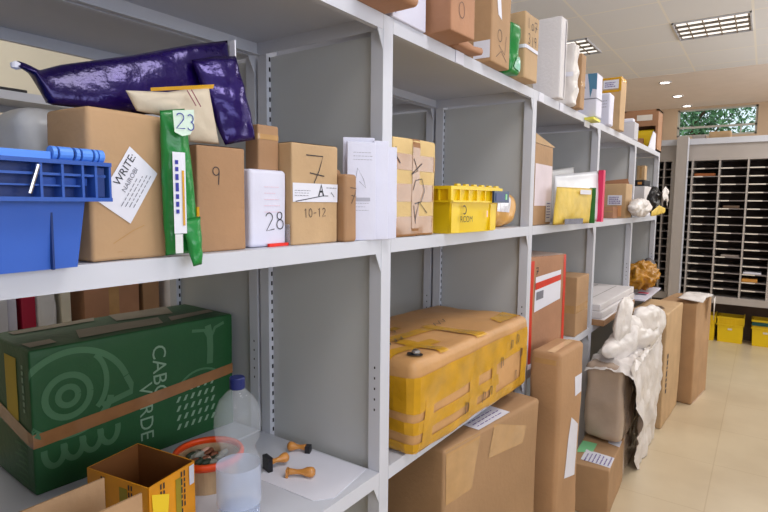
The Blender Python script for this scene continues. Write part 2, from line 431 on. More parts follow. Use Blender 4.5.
for (x, y, e) in ((.94, -1.0, 17), (3.34, -.9, 20), (5.74, -1.5, 24), (8.2, -.8, 24), (.94, 2.2, 10), (3.34, 2.2, 9), (-1.2, -1.2, 12)):  # fill lamps added below the ceiling, no fixture around them
    area('ceiling_fill_lamp', (x, y, CZ - .03), .58, e, WARM)
area('added_window_light', ((RX0 + RX1) / 2, Y0 - .14, (RZ0 + RZ1) / 2), RX1 - RX0, 60, (.83, .88, 1), (radians(104), 0, 0), RZ1 - RZ0)  # cool fill lamp added behind the near opening, tilted up
area('added_window_light', ((QX0 + QX1) / 2, Y0 - .14, (RZ0 + RZ1) / 2), QX1 - QX0, 80, (1, .96, .9), (radians(106), 0, 0), RZ1 - RZ0)  # warm fill lamp added behind the far opening, tilted up
for i, (x, y) in enumerate(((7.93, .408), (9.0, .388), (9.95, .372))):
    e = empty('downlight', (x, y, CZ - .004))
    thing(e, ['small round recessed downlight nearest the tiled ceiling edge', 'small round recessed downlight in the middle of the row of three', 'small round recessed downlight closest to the leafy window'][i], 'downlight', 'recessed downlights')
    mb = MB(); mb.lathe([(.075, -.0005), (.075, -.008), (.058, -.01), (.055, -.004)], STEEL, 24); mb.build('trim_ring', e, smooth=True)
    mb = MB(); mb.lathe([(.0001, -.006), (.056, -.005)], mat('downlight_lens', (1, .93, .82), var=0, emit=9), 24); mb.build('lens', e)

# outside: sky and trees
wd = bpy.data.worlds.new('w'); SC.world = wd; wd.use_nodes = True
wd.node_tree.nodes['Background'].inputs[0].default_value = (.82, .92, 1, 1); wd.node_tree.nodes['Background'].inputs[1].default_value = 1.3
BARK = mat('tree_bark', srgb(104, 80, 60), rough=.9, var=.2)
LF = mat('tree_leaves', srgb(44, 104, 66), rough=.5, var=.45, vscale=3, col2=srgb(130, 178, 120))
for i, (tx, ty, sc) in enumerate(((13.4, .62, 1.4), (16.6, -.9, .22))):
    e = empty('tree', (tx, ty, -.1)); thing(e, ['dense leafy green tree outside, filling the left half of the high window', 'thinner leafy tree outside with sky showing through, right half of the window'][i], 'tree')
    mb = MB(); mb.lathe([(.12, 0), (.1, 2), (.05, 3.3), (.01, 4.4)], BARK, 12)
    for k in range(6): mb.lathe([(.035, 0), (.012, 1.1)], BARK, 8, c=(0, 0, 2.0 + .25 * k), axis=(sin(k * 2.1) * .8, cos(k * 2.1), .6))
    mb.build('trunk', e, smooth=True)
    mb = MB(); R = random.Random(i + 3)
    for k in range(int(2600 * sc)):
        c = Vector((max(-1, min(1, R.gauss(0, .4))), max(-1.3, min(1.3, R.gauss(0, .55))), 3.5 + R.gauss(0, .5))); d = Vector((R.gauss(0, 1), R.gauss(0, 1), R.gauss(0, 1))).normalized(); q = d.orthogonal().normalized(); s_ = R.uniform(.035, .08)
        mb.add([c - d * s_, c + q * s_ * .45, c + d * s_, c - q * s_ * .45], [(0, 1, 2, 3)], LF)
    mb.build('foliage', e, merge=False)
sbox('terrain_outside', (X1 + .2, 24, -8, 8, -.35, -.1), mat('outside_ground', srgb(150, 150, 140), rough=.9))

# ------------------------------------------------------------------ steel shelving
ZL, ZM, ZT = .824, 1.412, 1.935; LIP = .035; DEP = .4257
def slots(mb, face, x0, y0, z0, z1, s=1, pitch=.027, w=.006, h=.012):
    z = z0
    while z < z1:
        if face == 'y': mb.add([(x0 - w / 2, y0, z), (x0 + w / 2, y0, z), (x0 + w / 2, y0, z + h), (x0 - w / 2, y0, z + h)], [(0, 1, 2, 3)], SLOT)
        else: mb.add([(x0, y0 - w / 2, z), (x0, y0 + w / 2, z), (x0, y0 + w / 2, z + h), (x0, y0 - w / 2, z + h)], [(0, 3, 2, 1)], SLOT)
        z += pitch
def end_frame(e, xc, dep=DEP):
    """two uprights and a side sheet, local coordinates, xc = right outer edge"""
    for (y0, y1) in ((0, .035), (dep - .035, dep)):
        mb = MB()
        front = y0 == 0
        yf = 0 if front else dep - .0
        # folded angle: wide flange facing the aisle plus web along the sheet
        if front:
            mb.box(xc - .04, xc, 0, .002, 0, ZT + .0, STEEL); mb.box(xc - .04, xc - .038, .002, y1, 0, ZT - .002, STEEL); mb.box(xc - .002, xc, .002, y1, 0, ZT - .002, STEEL)
            slots(mb, 'x', xc - .0403, .017, .98, 1.10, w=.004, h=.006)
        else:
            mb.box(xc - .04, xc, y0, y0 + .002, 0, ZT - .002, STEEL); mb.box(xc - .04, xc - .038, y0 + .002, dep, 0, ZT - .002, STEEL); mb.box(xc - .002, xc, y0 + .002, dep, 0, ZT - .002, STEEL)
            slots(mb, 'y', xc - .028, y0 - .0003, .1, ZT - .05)
        mb.build('upright', e)
    mb = MB(); mb.box(xc - .024, xc - .016, .0355, dep - .036, .02, ZT - .04, STEELP); mb.build('side_panel', e)
    for z in (ZT, ZM, ZL):
        mb = MB(); t = z - LIP
        mb.prism([(xc - .04, t), (xc - .04, t - .045), (xc - .062, t)], 'y', .001, .003, STEEL); mb.build('gusset', e)
def shelf_board(e, z, x0, x1, dep=DEP):
    mb = MB(); k = .0018
    mb.box(x0, x1, .0, dep, z - k, z, STEEL)
    mb.box(x0, x1, 0, k, z - LIP, z - k, STEEL); mb.box(x0, x1, k, .014, z - LIP, z - LIP + k, STEEL)
    mb.box(x0, x1, dep - k, dep, z - LIP, z - k, STEEL); mb.box(x0, x1, dep - .014, dep - k, z - LIP, z - LIP + k, STEEL)
    mb.box(x0, x0 + k, k, dep - k, z - LIP, z - k, STEEL); mb.box(x1 - k, x1, k, dep - k, z - LIP, z - k, STEEL)
    return mb.build('shelf', e)
P0 = 1.1126
def unit(i, y, label, group, left_end=False):
    e = empty('shelving_unit', (P0 + i - 1, y, 0)); thing(e, label, 'shelving', group)
    end_frame(e, 1.0)
    if left_end: end_frame(e, 0.0)
    for z in (ZL, ZM, ZT): shelf_board(e, z, .0008, .9592)
    return e
ROW1 = ['grey steel shelving bay holding the green cartons and blue crate, nearest the camera',
        'grey steel shelving bay holding the yellow taped parcel and yellow crate',
        'grey steel shelving bay holding the red taped carton upright on its lower shelf',
        'grey steel shelving bay with the pile of flat white boxes on its low shelf',
        'grey steel shelving bay at the far end of the front row beside the pigeonhole cabinets']
for i in range(5): unit(i, 0, ROW1[i], 'front row of steel shelving bays', i == 0)
ROW2 = ['grey steel shelving bay behind the first, carrying the big green carton at low level',
        'grey steel shelving bay standing back to back behind the yellow taped parcel',
        'grey steel shelving bay back to back behind the red taped carton',
        'grey steel shelving bay back to back behind the flat white boxes',
        'grey steel shelving bay back to back behind the far end bay']
for i in range(5): unit(i, DEP + .012, ROW2[i], 'rear row of steel shelving bays', i == 0)
def back_unit(x, label):
    e = empty('shelving_unit', (x, 1.78, 0)); thing(e, label, 'shelving', 'shelving across the back aisle')
    end_frame(e, 1.0)
    if x < 1.5: end_frame(e, 0.0)
    for z in (ZL, ZM, ZT): shelf_board(e, z, .0008, .9592)
back_unit(.93, 'steel shelving bay across the back aisle at the left edge, holding small parcels')
back_unit(1.932, 'white steel shelving bay across the back aisle, glimpsed beyond the green carton')

# paper tags on the top shelf lip
for (x, w, l) in ((1.43, .05, 'small blank white tag on the top shelf lip under the tall upright carton'), (2.13, .055, 'small cream tag on the top shelf lip under the white polystyrene box'),
                  (2.39, .05, 'small cream tag on the top shelf lip under the crumpled white parcel')):
    mb = MB(); mb.box(0, w, -.0022, -.0006, 0, .034, WHITE); o = mb.build('shelf_tag', None, (x, 0, 1.901)); thing(o, l, 'tag', 'paper tags on the top shelf lip')
mb = MB(); mb.box(0, .13, -.045, -.001, 0, .012, mat('lime_plastic', srgb(225, 220, 90), rough=.4)); mb.box(0, .09, -.004, -.0008, -.03, .0, WHITE)
o = mb.build('shelf_clip', None, (2.78, 0, 1.91)); thing(o, 'yellow clip with a white tag on the top shelf lip below the blue topped box', 'clip')

# ------------------------------------------------------------------ mid shelf, first bay
# blue crate
e = empty('plastic_crate', (.13, .1, ZM + .0005), .08); thing(e, 'blue plastic lidded crate at the left end of the middle shelf', 'crate')
W, H0, H = .205, .085, .142
def tub(mb, w0, w1, d0, d1, z0, z1, m, t=.003, xs=None):
    l0, r0, l1, r1 = xs or (-w0, w0, -w1, w1)
    a = [(l0, -d0), (r0, -d0), (r0, d0), (l0, d0)]; b = [(l1, -d1), (r1, -d1), (r1, d1), (l1, d1)]
    cx = (l0 + r0) / 2; sh = lambda x: cx + (x - cx) * .97
    vs = [(x, y, z0) for x, y in a] + [(x, y, z1) for x, y in b] + [(sh(x), y * .98, z0 + t) for x, y in a] + [(sh(x), y * .98, z1) for x, y in b]
    fs = [(3, 2, 1, 0)] + [(i, (i + 1) % 4, 4 + (i + 1) % 4, 4 + i) for i in range(4)] + [(8, 9, 10, 11)] + [(8 + (i + 1) % 4, 8 + i, 12 + i, 12 + (i + 1) % 4) for i in range(4)] + [(4 + i, 4 + (i + 1) % 4, 12 + (i + 1) % 4, 12 + i) for i in range(4)]
    mb.add(vs, fs, m)
mb = MB(); tub(mb, 0, 0, .14, .15, 0, H0 + .01, BLUE, xs=(.08, .211, .072, .22))
mb.box(.176, .1785, -.1475, -.142, .0, H0, BLUED)
mb.build('crate_body', e)
RIMB = mat('mid_blue_plastic', srgb(44, 84, 168), rough=.4, var=.05)
mb = MB(); x0, x1, yf = .05, .243, -.172
mb.box(x0, x1, yf, -.15, H0, H0 + .005, RIMB); mb.box(x0, x1, yf, -.15, H - .012, H - .007, RIMB)
mb.box(x0, x1, -.153, -.149, H0, H - .007, BLUED); mb.box(x0, x1, .15, .17, H0, H - .007, RIMB)
mb.box(.221, x1, -.15, .15, H0, H0 + .005, BLUED); mb.box(.221, x1, -.15, .15, H - .012, H - .007, BLUED); mb.box(W + .017, W + .02, -.15, .15, H0, H - .01, BLUED)
mb.box(x0, x0 + .02, -.15, .15, H0, H - .007, BLUED)
for x in (.155, .18, .205, .222, .241): mb.box(x - .0015, x + .0015, yf + .001, -.152, H0 + .004, H - .01, RIMB)
mb.box(.224, .234, yf + .003, -.155, H0 + .006, H - .014, BLUED)
mb.box(.06, .203, yf + .004, -.152, H0 + .018, H0 + .020, RIMB); mb.box(.06, .236, yf + .003, yf + .007, H - .026, H - .023, RIMB)
mb.box(.157, .218, -.1575, -.1531, H0 + .02, H - .028, RIMB)
mb.build('rim', e)
mb = MB(); mb.box(x0, .17, -.165, .16, H - .007, H + .002, BLUE2); lid_ = mb.build('lid', e)
mb = MB()
for (a, b) in ((.172, .177), (.18, .196), (.2, .205), (.208, .221), (.224, .228), (.23, .237)):
    mb.lathe([(.0001, 0), (.0085, 0), (.0085, b - a), (.0001, b - a)], BLUE2, 14, c=(a, -.16, H + .001), axis=(1, 0, 0))
mb.lathe([(.0001, 0), (.005, 0), (.005, .063), (.0001, .063)], BLUED, 10, c=(.173, -.16, H + .001), axis=(1, 0, 0))
mb.box(.173, .236, -.153, -.09, H - .007, H + .003, BLUE2)
mb.build('hinge', lid_)
mb = MB(); mb.lathe([(.0025, 0), (.0025, .035)], METAL, 8, c=(.139, -.175, H - .048), axis=(.3, 0, .9)); mb.build('wire_catch', e)

# grey white bag
carton('mail_bag', 'grey white plastic mail bag behind the blue crate', 'bag', .385, .19, ZM, .1, .13, .236, .05, GREYP, r=.035, amp=.008, freq=9, seed=4, ridge=True)
# brown wrapped box with white diamond label
o, B = carton('wrapped_parcel', 'brown paper wrapped parcel with a tilted white address label, under the purple foil packet', 'parcel', .386, .006, ZM, .123, .1, .214, .08, KRAFT, r=.006, amp=.003, freq=7, seed=2, bulge=.002)
def lab(mb):
    F = B.face('front')
    q = [(-.001, .165), (.046, .128), (-.003, .053), (-.053, .086)]
    F.quad(mb, (q[3], q[2], q[1], q[0]), .0012, WHITE, 8)
    a = math.atan2(q[0][1] - q[3][1], q[0][0] - q[3][0]); dx, dy = cos(a), sin(a); px_, py_ = sin(a), -cos(a)
    P = lambda t, k: (-.027 + dx * t + px_ * k, .1255 + dy * t + py_ * k)
    F.text(mb, 'WRITE:', *P(.014, .011), .0165, .0018, INK, a)
    F.text(mb, 'NAIROBI', *P(.006, .0255), .0105, .0018, INKG, a)
    for i in range(4): scribble(F, mb, *P(-.034 + .003 * i, .034 + .0058 * i), .062, 1, .01, .0018, INKG, .0013, i, a)
part(o, 'label', lab, 'white tilted label printed WRITE: and NAIROBI')
part(o, 'paper_fold', lambda mb: [B.face('front').ribbon(mb, [(-.03, .025), (0, .042), (.02, .05)], .0012, .0008, TAPE2), B.face('front').ribbon(mb, [(-.06, .012), (.06, .013)], .001, .0008, TAPE2)])
# green bag 23
mb = MB(); O = (.515, -.005, ZM)
sheet_bag(mb, [(.492, 0, 1.634), (.535, 0, 1.643)], [(.494, -.0, 1.415), (.548, -.012, 1.418)], .03, GREEN, amp=.004, freq=22, seed=3, nu=20, nv=50, org=O)
sheet_bag(mb, [(.508, -.022, 1.47), (.545, -.02, 1.475)], [(.522, -.03, 1.398), (.538, -.03, 1.4)], .018, GREEN, amp=.004, freq=30, seed=6, nu=14, nv=16, org=O)
o = mb.build('plastic_packet', None, O, smooth=True); thing(o, 'slim green plastic packet marked 23, standing between the labelled parcel and the box marked 9', 'packet')
mb = MB(); F = Face2D(lambda x, y, of: Vector((x - O[0], -.026 - O[1] - of - .003 * sin((x - .49) * 60), y - O[2])))
F.rect(mb, .493, .513, 1.45, 1.572, .0, WHITE, 6); scribble(F, mb, .4985, 1.56, .1, 1, .004, .001, INKB, .005, 4, -pi / 2)
F.rect(mb, .506, .510, 1.462, 1.545, .0012, TAPEY, 2); F.rect(mb, .494, .506, 1.42, 1.449, .0, GREYP, 3)
p = mb.build('label', o, merge=False)
mb = MB(); F.poly(mb, [(.494, 1.632), (.53, 1.638), (.529, 1.612), (.522, 1.6), (.508, 1.596), (.496, 1.601)], .002, mat('pale_green_sticker', srgb(206, 226, 212), rough=.4)); F.hand(mb, '23', .498, 1.606, .024, .0016, .003, INKB)
mb.build('number_sticker', o, merge=False)['label'] = 'pale sticker handwritten 23'
mb = MB(); mb.box(.541 - O[0], .545 - O[0], -.012, -.006, 1.475 - ZM, 1.49 - ZM, TAPEY); mb.build('yellow_print', o)
# box 9
o, B = carton('cardboard_box', 'brown cardboard box handwritten with a 9, beside the green packet', 'box', .572, .024, ZM, .1, .2, .181, -.04, CB3, seed=5, amp=.002)
part(o, 'handwriting', lambda mb: B.face('front').hand(mb, '9', -.022, .115, .032, .0016, .001, INK))
part(o, 'top_flap', lambda mb: flaps(B, mb, CB3))
# 28 parcel
o, B28 = carton('wrapped_parcel', 'white wrapped parcel handwritten with 28 on the middle shelf', 'parcel', .691, .03, ZM, .093, .12, .147, -.0, WLAV, r=.008, amp=.002, freq=9, seed=6)
def w28(mb):
    F = B28.face('front'); F.hand(mb, '28', -.008, .03, .036, .002, .001, INK, .08); scribble(F, mb, -.012, .115, .04, 5, .012, .001, mat('pink_ink', srgb(228, 190, 205), var=0), .0012, 3)
part(o, 'handwriting', w28)
part(o, 'red_tab', lambda mb: mb.box(-.005, .046, -.066, -.0605, .0, .006, RED), 'red strip at the bottom of the white parcel')
part(o, 'clear_sleeve', lambda mb: mb.box(.0475, .0485, -.068, .02, .0, .042, mat('clear_sleeve_plastic', (.9, .9, .95), rough=.1, trans=.8, var=0)))
# small brown on top of 28
o, B = carton('cardboard_box', 'small brown carton standing on top of the white parcel marked 28', 'box', .735, .055, ZM + .1475, .053, .04, .088, -.03, CB3, seed=7, amp=.0015)
part(o, 'tape', lambda mb: B.band(mb, 'z', .06, .07, TAPE2, faces=('front', 'left')))
# box 7
o, B7 = carton('cardboard_box', 'tan cardboard box handwritten with a large 7 and 10-12', 'box', .788, .018, ZM, .136, .12, .205, -.03, CB2, seed=8, amp=.0015)
def w7(mb):
    F = B7.face('front'); F.hand(mb, '7', -.032, .108, .078, .0022, .001, INK, -.05); F.hand(mb, '10-12', -.035, .055, .018, .0014, .001, INK, .03)
part(o, 'handwriting', w7)
def l7(mb):
    F = B7.face('front'); F.rect(mb, -.066, .0675, .087, .125, .0014, WHITE, 8); F.hand(mb, 'A', .007, .099, .024, .004, .002, INK); F.ribbon(mb, [(-.06, .088), (.02, .1), (.036, .1)], .0016, .002, INK)
    scribble(F, mb, .03, .117, .035, 1, .01, .002, INKG, .0016, 2); scribble(F, mb, -.062, .11, .05, 3, .005, .002, INKG, .001, 5); F.hand(mb, '1', .052, .095, .014, .0012, .002, INK, .8)
part(o, 'label', l7, 'white strip label crossed by a black pen line')
part(o, 'top_flap', lambda mb: flaps(B7, mb, CB2))
# narrow 7
o, B = carton('cardboard_box', 'narrow brown cardboard box handwritten with a small 7, beside the white envelopes', 'box', .929, -.004, ZM, .041, .09, .148, 0, CB3, r=.007, seed=9, amp=.0015)
part(o, 'handwriting', lambda mb: B.face('front').hand(mb, '7', -.008, .085, .036, .0016, .001, INK, -.1))
part(o, 'open_flap', lambda mb: mb.prism([(-.02, .148), (.02, .147), (.014, .158), (-.006, .163), (-.018, .155)], 'y', .0, .002, CB3))
# envelopes
ENV = [('large white envelope with a printed sketch, standing at the front of the upright papers', .976, 1.03, .03, -.012, .224),
       ('white envelope standing second behind the printed one', .985, 1.045, .05, .004, .236), ('narrow white envelope edge leaning on the first steel upright', 1.034, 1.068, .0, -.02, .23),
       ('white envelope edge overlapping the first steel upright', 1.056, 1.096, -.002, -.026, .218)]
for i, (l, a, b, ya, yb, h) in enumerate(ENV):
    mb = MB()
    L_ = math.hypot(b - a, yb - ya); an = math.atan2(yb - ya, b - a)
    B = Box(L_, .006, h, .002, .0015, 16, i + 2); B.mesh(mb, WLAV, seg=.012)
    o = mb.build('envelope', None, ((a + b) / 2, (ya + yb) / 2, ZM + .0005), an, smooth=True); thing(o, l, 'envelope', 'white envelopes standing upright')
    if i == 0:
        def pe(mb):
            F = B.face('front'); F.ribbon(mb, [(-.018, .12), (-.01, .165), (.004, .14), (.01, .12), (-.006, .135)], .001, .0008, INKG); F.rect(mb, -.02, .02, .09, .098, .0008, mat('grey_print', srgb(170, 170, 185), var=0), 2); scribble(F, mb, -.02, .085, .04, 3, .008, .0008, INKG, .0008, 3); scribble(F, mb, -.02, .2, .045, 3, .008, .0008, INKG, .0008, 6)
        part(o, 'print', pe)

# purple foil packet + beige paper packet
mb = MB(); O = (.5, .1, 1.66)
sheet_bag(mb, [(.336, .10, 1.684), (.342, .1, 1.688), (.368, .1, 1.68), (.40, .1, 1.695), (.512, .1, 1.733), (.62, .1, 1.775), (.703, .1, 1.802)],
          [(.337, .08, 1.677), (.355, .08, 1.670), (.373, .08, 1.632), (.509, .085, 1.637), (.60, .085, 1.652), (.66, .085, 1.655), (.708, .085, 1.66)], .045, FOIL, amp=.004, freq=13, seed=2, pw=.35, org=O, nu=60, nv=26)
sheet_bag(mb, [(.600, .07, 1.74), (.645, .065, 1.755), (.69, .062, 1.765)], [(.636, .03, 1.5975), (.706, .03, 1.614)], .03, FOIL, amp=.005, freq=20, seed=8, nu=20, nv=20, org=O, pw=.35)
o = mb.build('foil_packet', None, O, smooth=True); thing(o, 'large crumpled purple metallic foil packet lying across the brown parcels', 'packet')
mb = MB(); mb.box(.703 - O[0], .706 - O[0], -.02, -.005, 1.735 - O[2], 1.80 - O[2], WHITE); mb.build('white_edge', o); mb = MB(); mb.lathe([(.0001, 0), (.006, .002), (.007, .008), (.0001, .012)], WHITE, 12, c=(.337 - O[0], -.01, 1.674 - O[2])); mb.build('white_tip', o)
mb = MB(); O = (.56, .03, 1.63)
PAPERB = mat('beige_packet_paper', srgb(205, 192, 172), rough=.6, var=.08, bump=.4, bscale=20)
sheet_bag(mb, [(.452, .022, 1.659), (.52, .022, 1.668), (.598, .022, 1.69)], [(.47, .025, 1.6325), (.545, .025, 1.628), (.57, .04, 1.597), (.632, .04, 1.598)], .03, PAPERB, amp=.004, freq=24, seed=5, org=O)
o = mb.build('paper_packet', None, O, smooth=True); thing(o, 'beige paper packet with a yellow strip sticking out under the purple foil', 'packet')
mb = MB(); F = Face2D(lambda x, y, of: Vector((x - O[0], .0 - O[1] - of, y - O[2])))
F.quad(mb, ((.478, 1.66), (.59, 1.683), (.592, 1.69), (.478, 1.665)), .0, TAPEY, 6)
F.ribbon(mb, [(.54, 1.672), (.556, 1.65)], .002, .0, mat('maroon_ink', srgb(120, 50, 70), var=0)); F.ribbon(mb, [(.548, 1.674), (.565, 1.65)], .002, .0, mat('maroon_ink', (0, 0, 0)))
mb.build('yellow_strip', o, merge=False)

# ------------------------------------------------------------------ mid shelf, second bay
o, B = carton('cardboard_box', 'yellowish cardboard box wrapped in brown tape bands, beside the yellow crate', 'box', 1.118, -.001, ZM, .2, .1, .25, -.02, card('yellowish_cardboard', 214, 184, 128), seed=11, amp=.003, r=.006)
def tp(mb):
    B.band(mb, 'z', .0, .052, TAPE, faces=('front', 'left', 'right')); B.band(mb, 'z', .09, .135, TAPE, faces=('front', 'left', 'right')); B.band(mb, 'z', .17, .21, TAPE, faces=('front', 'left', 'right')); B.band(mb, 'x', -.015, .02, TAPE, .0016, faces=('front', 'top'))
part(o, 'tape', tp)
def hw(mb):
    F = B.face('front'); F.ribbon(mb, [(-.09, .225), (-.085, .2), (-.07, .185)], .003, .002, INK); F.ribbon(mb, [(-.01, .12), (.0, .145), (.03, .15), (.045, .12), (.03, .09), (0, .085)], .0025, .0025, INK); F.ribbon(mb, [(.0, .04), (.02, .09), (.06, .06)], .0025, .0025, INK)
    F.ribbon(mb, [(.01, .0), (.0, .05), (-.005, .08)], .0025, .0025, INK); F.ribbon(mb, [(-.01, .2), (.01, .17), (-.02, .16), (.03, .19)], .0025, .0025, INK)
part(o, 'handwriting', hw)
def crate(name, label, x, y, z, yaw, w, d, h, group=None, blue=True, text=None, detail=True):
    e = empty(name, (x, y, z + .0006), yaw); thing(e, label, 'crate', group)
    mb = MB(); tub(mb, w * .43, w * .47, d * .43, d * .47, 0, h, YEL, .004); mb.box(-w * .44, -w * .30, -d * .465, -d * .44, h * .02, h * .64, YEL); mb.box(w * .30, w * .42, -d * .465, -d * .44, h * .02, h * .64, YEL)
    b = mb.build('crate_body', e)
    mb = MB(); z0 = h * .66
    for a in ((-w / 2, w / 2, -d / 2, -d * .46), (-w / 2, w / 2, d * .46, d / 2), (-w / 2, -w * .46, -d * .46, d * .46), (w * .46, w / 2, -d * .46, d * .46)):
        mb.box(*a, h * .93, h, YEL); mb.box(*a, z0, z0 + h * .04, YEL)
    for k in range(7): mb.box(-w / 2 + w * k / 6.3, -w / 2 + w * k / 6.3 + .004, -d / 2 + .001, -d * .462, z0, h * .93, YEL)
    for k in range(7): mb.box(-w / 2 + .001, -w * .462, -d / 2 + d * k / 6.3, -d / 2 + d * k / 6.3 + .004, z0, h * .93, YEL)
    rim_ = mb.build('rim', e)
    if blue:
        mb = MB(); mb.box(w * .02, w * .485, -d * .52, -d * .462, z0 + .003, h * .93, NAVY); mb.box(w * .05, w * .45, -d * .525, -d * .52, z0 + .01, h * .86, BLUED); mb.build('handle_panel', e)['label'] = 'dark blue handle panel'
    if detail:
        mb = MB()
        mb.box(-w * .4, w * .44, -d * .5, -d * .46, h * 1.0, h * 1.012, YEL)
        for k in range(6): mb.box(-w * .4 + k * w * .15, -w * .34 + k * w * .15, -d * .5, -d * .46, h, h * 1.05, YEL)
        mb.build('rim_lugs', rim_)
    if text: text(e)
    return e
e = crate('plastic_crate', 'yellow plastic crate with a dark blue handle end on the middle shelf', 1.53, .085, ZM, -.04, .33, .25, .136, blue=False)
mb = MB(); mb.box(.09, .20, -.133, -.1255, .09, .127, NAVY); mb.box(.1, .165, -.1345, -.133, .096, .12, BLUED); mb.box(.17, .182, -.1345, -.133, .1, .118, TAPEG); mb.build('handle_panel', e)['label'] = 'dark blue handle panel'
mb = MB(); F = Face2D(lambda x, y, of: Vector((x, -.1215 - of + (.1 - y) * -.04, y)))
F.text(mb, 'RCOM', -.072, .04, .026, .001, INK, .0); F.ribbon(mb, arc(-.085, .068, .012, .012, -120, 120, 8), .004, .001, INK); F.rect(mb, .055, .064, .045, .065, .002, mat('pink_label', srgb(240, 200, 190), var=0), 2); mb.build('printed_mark', e, merge=False)
o, B = carton('wrapped_parcel', 'rounded brown paper parcel with shiny white plastic, right of the yellow crate', 'parcel', 1.80, .03, ZM, .235, .12, .128, 0, mat('orange_kraft', srgb(212, 158, 78), rough=.35, var=.12, vscale=12, bump=.7, bscale=16), r=.045, amp=.008, freq=12, seed=13, ridge=True, seg=.015)
part(o, 'plastic_wrap', lambda mb: B.face('front').quad(mb, ((-.09, .06), (.03, .055), (.04, .115), (-.085, .12)), .002, mat('glossy_white_plastic', srgb(235, 235, 245), rough=.12, var=.1, vscale=20, bump=.7, bscale=20), 8))
# third bay
o, B = carton('cardboard_box', 'tall cardboard box with a large white sheet on its front, middle shelf', 'box', 2.15, .012, ZM, .24, .2, .33, .03, CB, seed=14, amp=.003)
part(o, 'paper_sheet', lambda mb: B.face('front').rect(mb, -.117, .11, .08, .25, .0012, mat('pinkish_white_paper', srgb(226, 212, 220), rough=.6), 6))
part(o, 'label', lambda mb: [B.face('front').rect(mb, .04, .112, .01, .1, .002, WHITE, 4), scribble(B.face('front'), mb, .05, .09, .05, 6, .012, .003, INKB, .004, 2)])
part(o, 'open_flap', lambda mb: mb.prism([(-.118, .331), (.118, .331), (.15, .335), (-.118, .368)], 'y', -.1, -.096, CB2))
mb = MB(); O = (2.45, -.06, ZM)
PADY = mat('yellow_padded_paper', srgb(218, 186, 76), rough=.5, var=.12, vscale=14, bump=.4, bscale=25)
sheet_bag(mb, [(2.29, -.035, 1.572), (2.66, -.085, 1.574)], [(2.25, -.035, 1.4135), (2.63, -.085, 1.4135)], .03, PADY, amp=.004, freq=14, seed=3, nu=30, nv=14, org=O, nrm=(.13, 1, 0))
o = mb.build('padded_envelope', None, O, smooth=True); thing(o, 'yellow padded envelope leaning in front of the white mailer with pink edge', 'envelope')
mb = MB(); F = Face2D(lambda x, y, of: Vector((x - O[0], -.055 - .13 * (x - 2.29) - O[1] - of, y - O[2])))
F.rect(mb, 2.48, 2.6, 1.545, 1.565, .0, WHITE, 2); F.rect(mb, 2.33, 2.52, 1.414, 1.438, .001, mat('grey_blue_label', srgb(110, 110, 125), var=.2, vscale=60), 2); mb.build('label', o, merge=False)
mb = MB(); B = Box(.012, .03, .165, .003, 0, 5, 1); B.mesh(mb, mat('green_book_cover', srgb(40, 110, 40), rough=.4)); o = mb.build('notebook', None, (2.665, -.085, ZM + .0005), .2, smooth=True); thing(o, 'thin dark green notebook between the yellow envelope and white mailer', 'book')
mb = MB(); O = (2.7, 0, ZM)
sheet_bag(mb, [(2.47, .035, 1.63), (2.95, -.045, 1.672)], [(2.45, .03, 1.4135), (2.95, -.05, 1.4135)], .025, mat('white_mailer_plastic', srgb(222, 224, 232), rough=.3, var=.04, bump=.4, bscale=12), amp=.004, freq=9, seed=4, nu=30, nv=14, org=O, nrm=(.15, 1, 0))
o = mb.build('plastic_mailer', None, O, smooth=True); thing(o, 'white plastic mailer with a bright pink right edge, middle shelf', 'mailer')
mb = MB(); mb.box(.222, .262, -.07, -.045, .0, .262, PINK); mb.build('pink_edge', o)['label'] = 'bright pink edge'
mb = MB(); mb.box(.085, .115, -.058, -.056, .11, .12, RED); mb.build('red_mark', o)
mb = MB(); O = (2.9, .1, ZM)
sheet_bag(mb, [(2.62, .125, 1.66), (3.02, .105, 1.70)], [(2.62, .12, 1.4135), (3.02, .1, 1.4135)], .025, GREYP, amp=.004, freq=9, seed=14, nu=24, nv=14, org=O)
o = mb.build('plastic_mailer', None, O, smooth=True); thing(o, 'grey plastic mailer with a dark handle slot, behind the pink edged one', 'mailer')
mb = MB(); mb.box(-.18, -.03, -.03, -.02, .222, .232, mat('slot_brown', srgb(90, 78, 70), var=0)); mb.build('handle_slot', o)
# fourth bay
o, B = carton('cardboard_box', 'brown cardboard box with purple stamped label, right of the pink edged mailer', 'box', 3.86, .004, ZM, .2, .165, .225, .0, CB2, seed=15, amp=.003)
part(o, 'label', lambda mb: [B.face('left').rect(mb, -.03, .06, .085, .15, .0012, WHITE, 4), scribble(B.face('left'), mb, -.02, .137, .075, 4, .013, .003, INKP, .006, 4)])
part(o, 'tape', lambda mb: B.face('left').rect(mb, .03, .06, .0, .08, .001, mat('orange_tape', srgb(222, 160, 110), rough=.3), 4))
part(o, 'open_flap', lambda mb: mb.prism([(-.08, .225), (.08, .225), (.07, .25), (-.07, .262)], 'x', .0, .004, CB4))
o, B = carton('cardboard_box', 'small dark brown box in front of the purple labelled box', 'box', 3.72, .045, ZM, .12, .07, .075, 0, CB4, seed=16)
part(o, 'tape', lambda mb: B.face('left').rect(mb, -.02, .03, .04, .047, .001, TAPE2, 2))
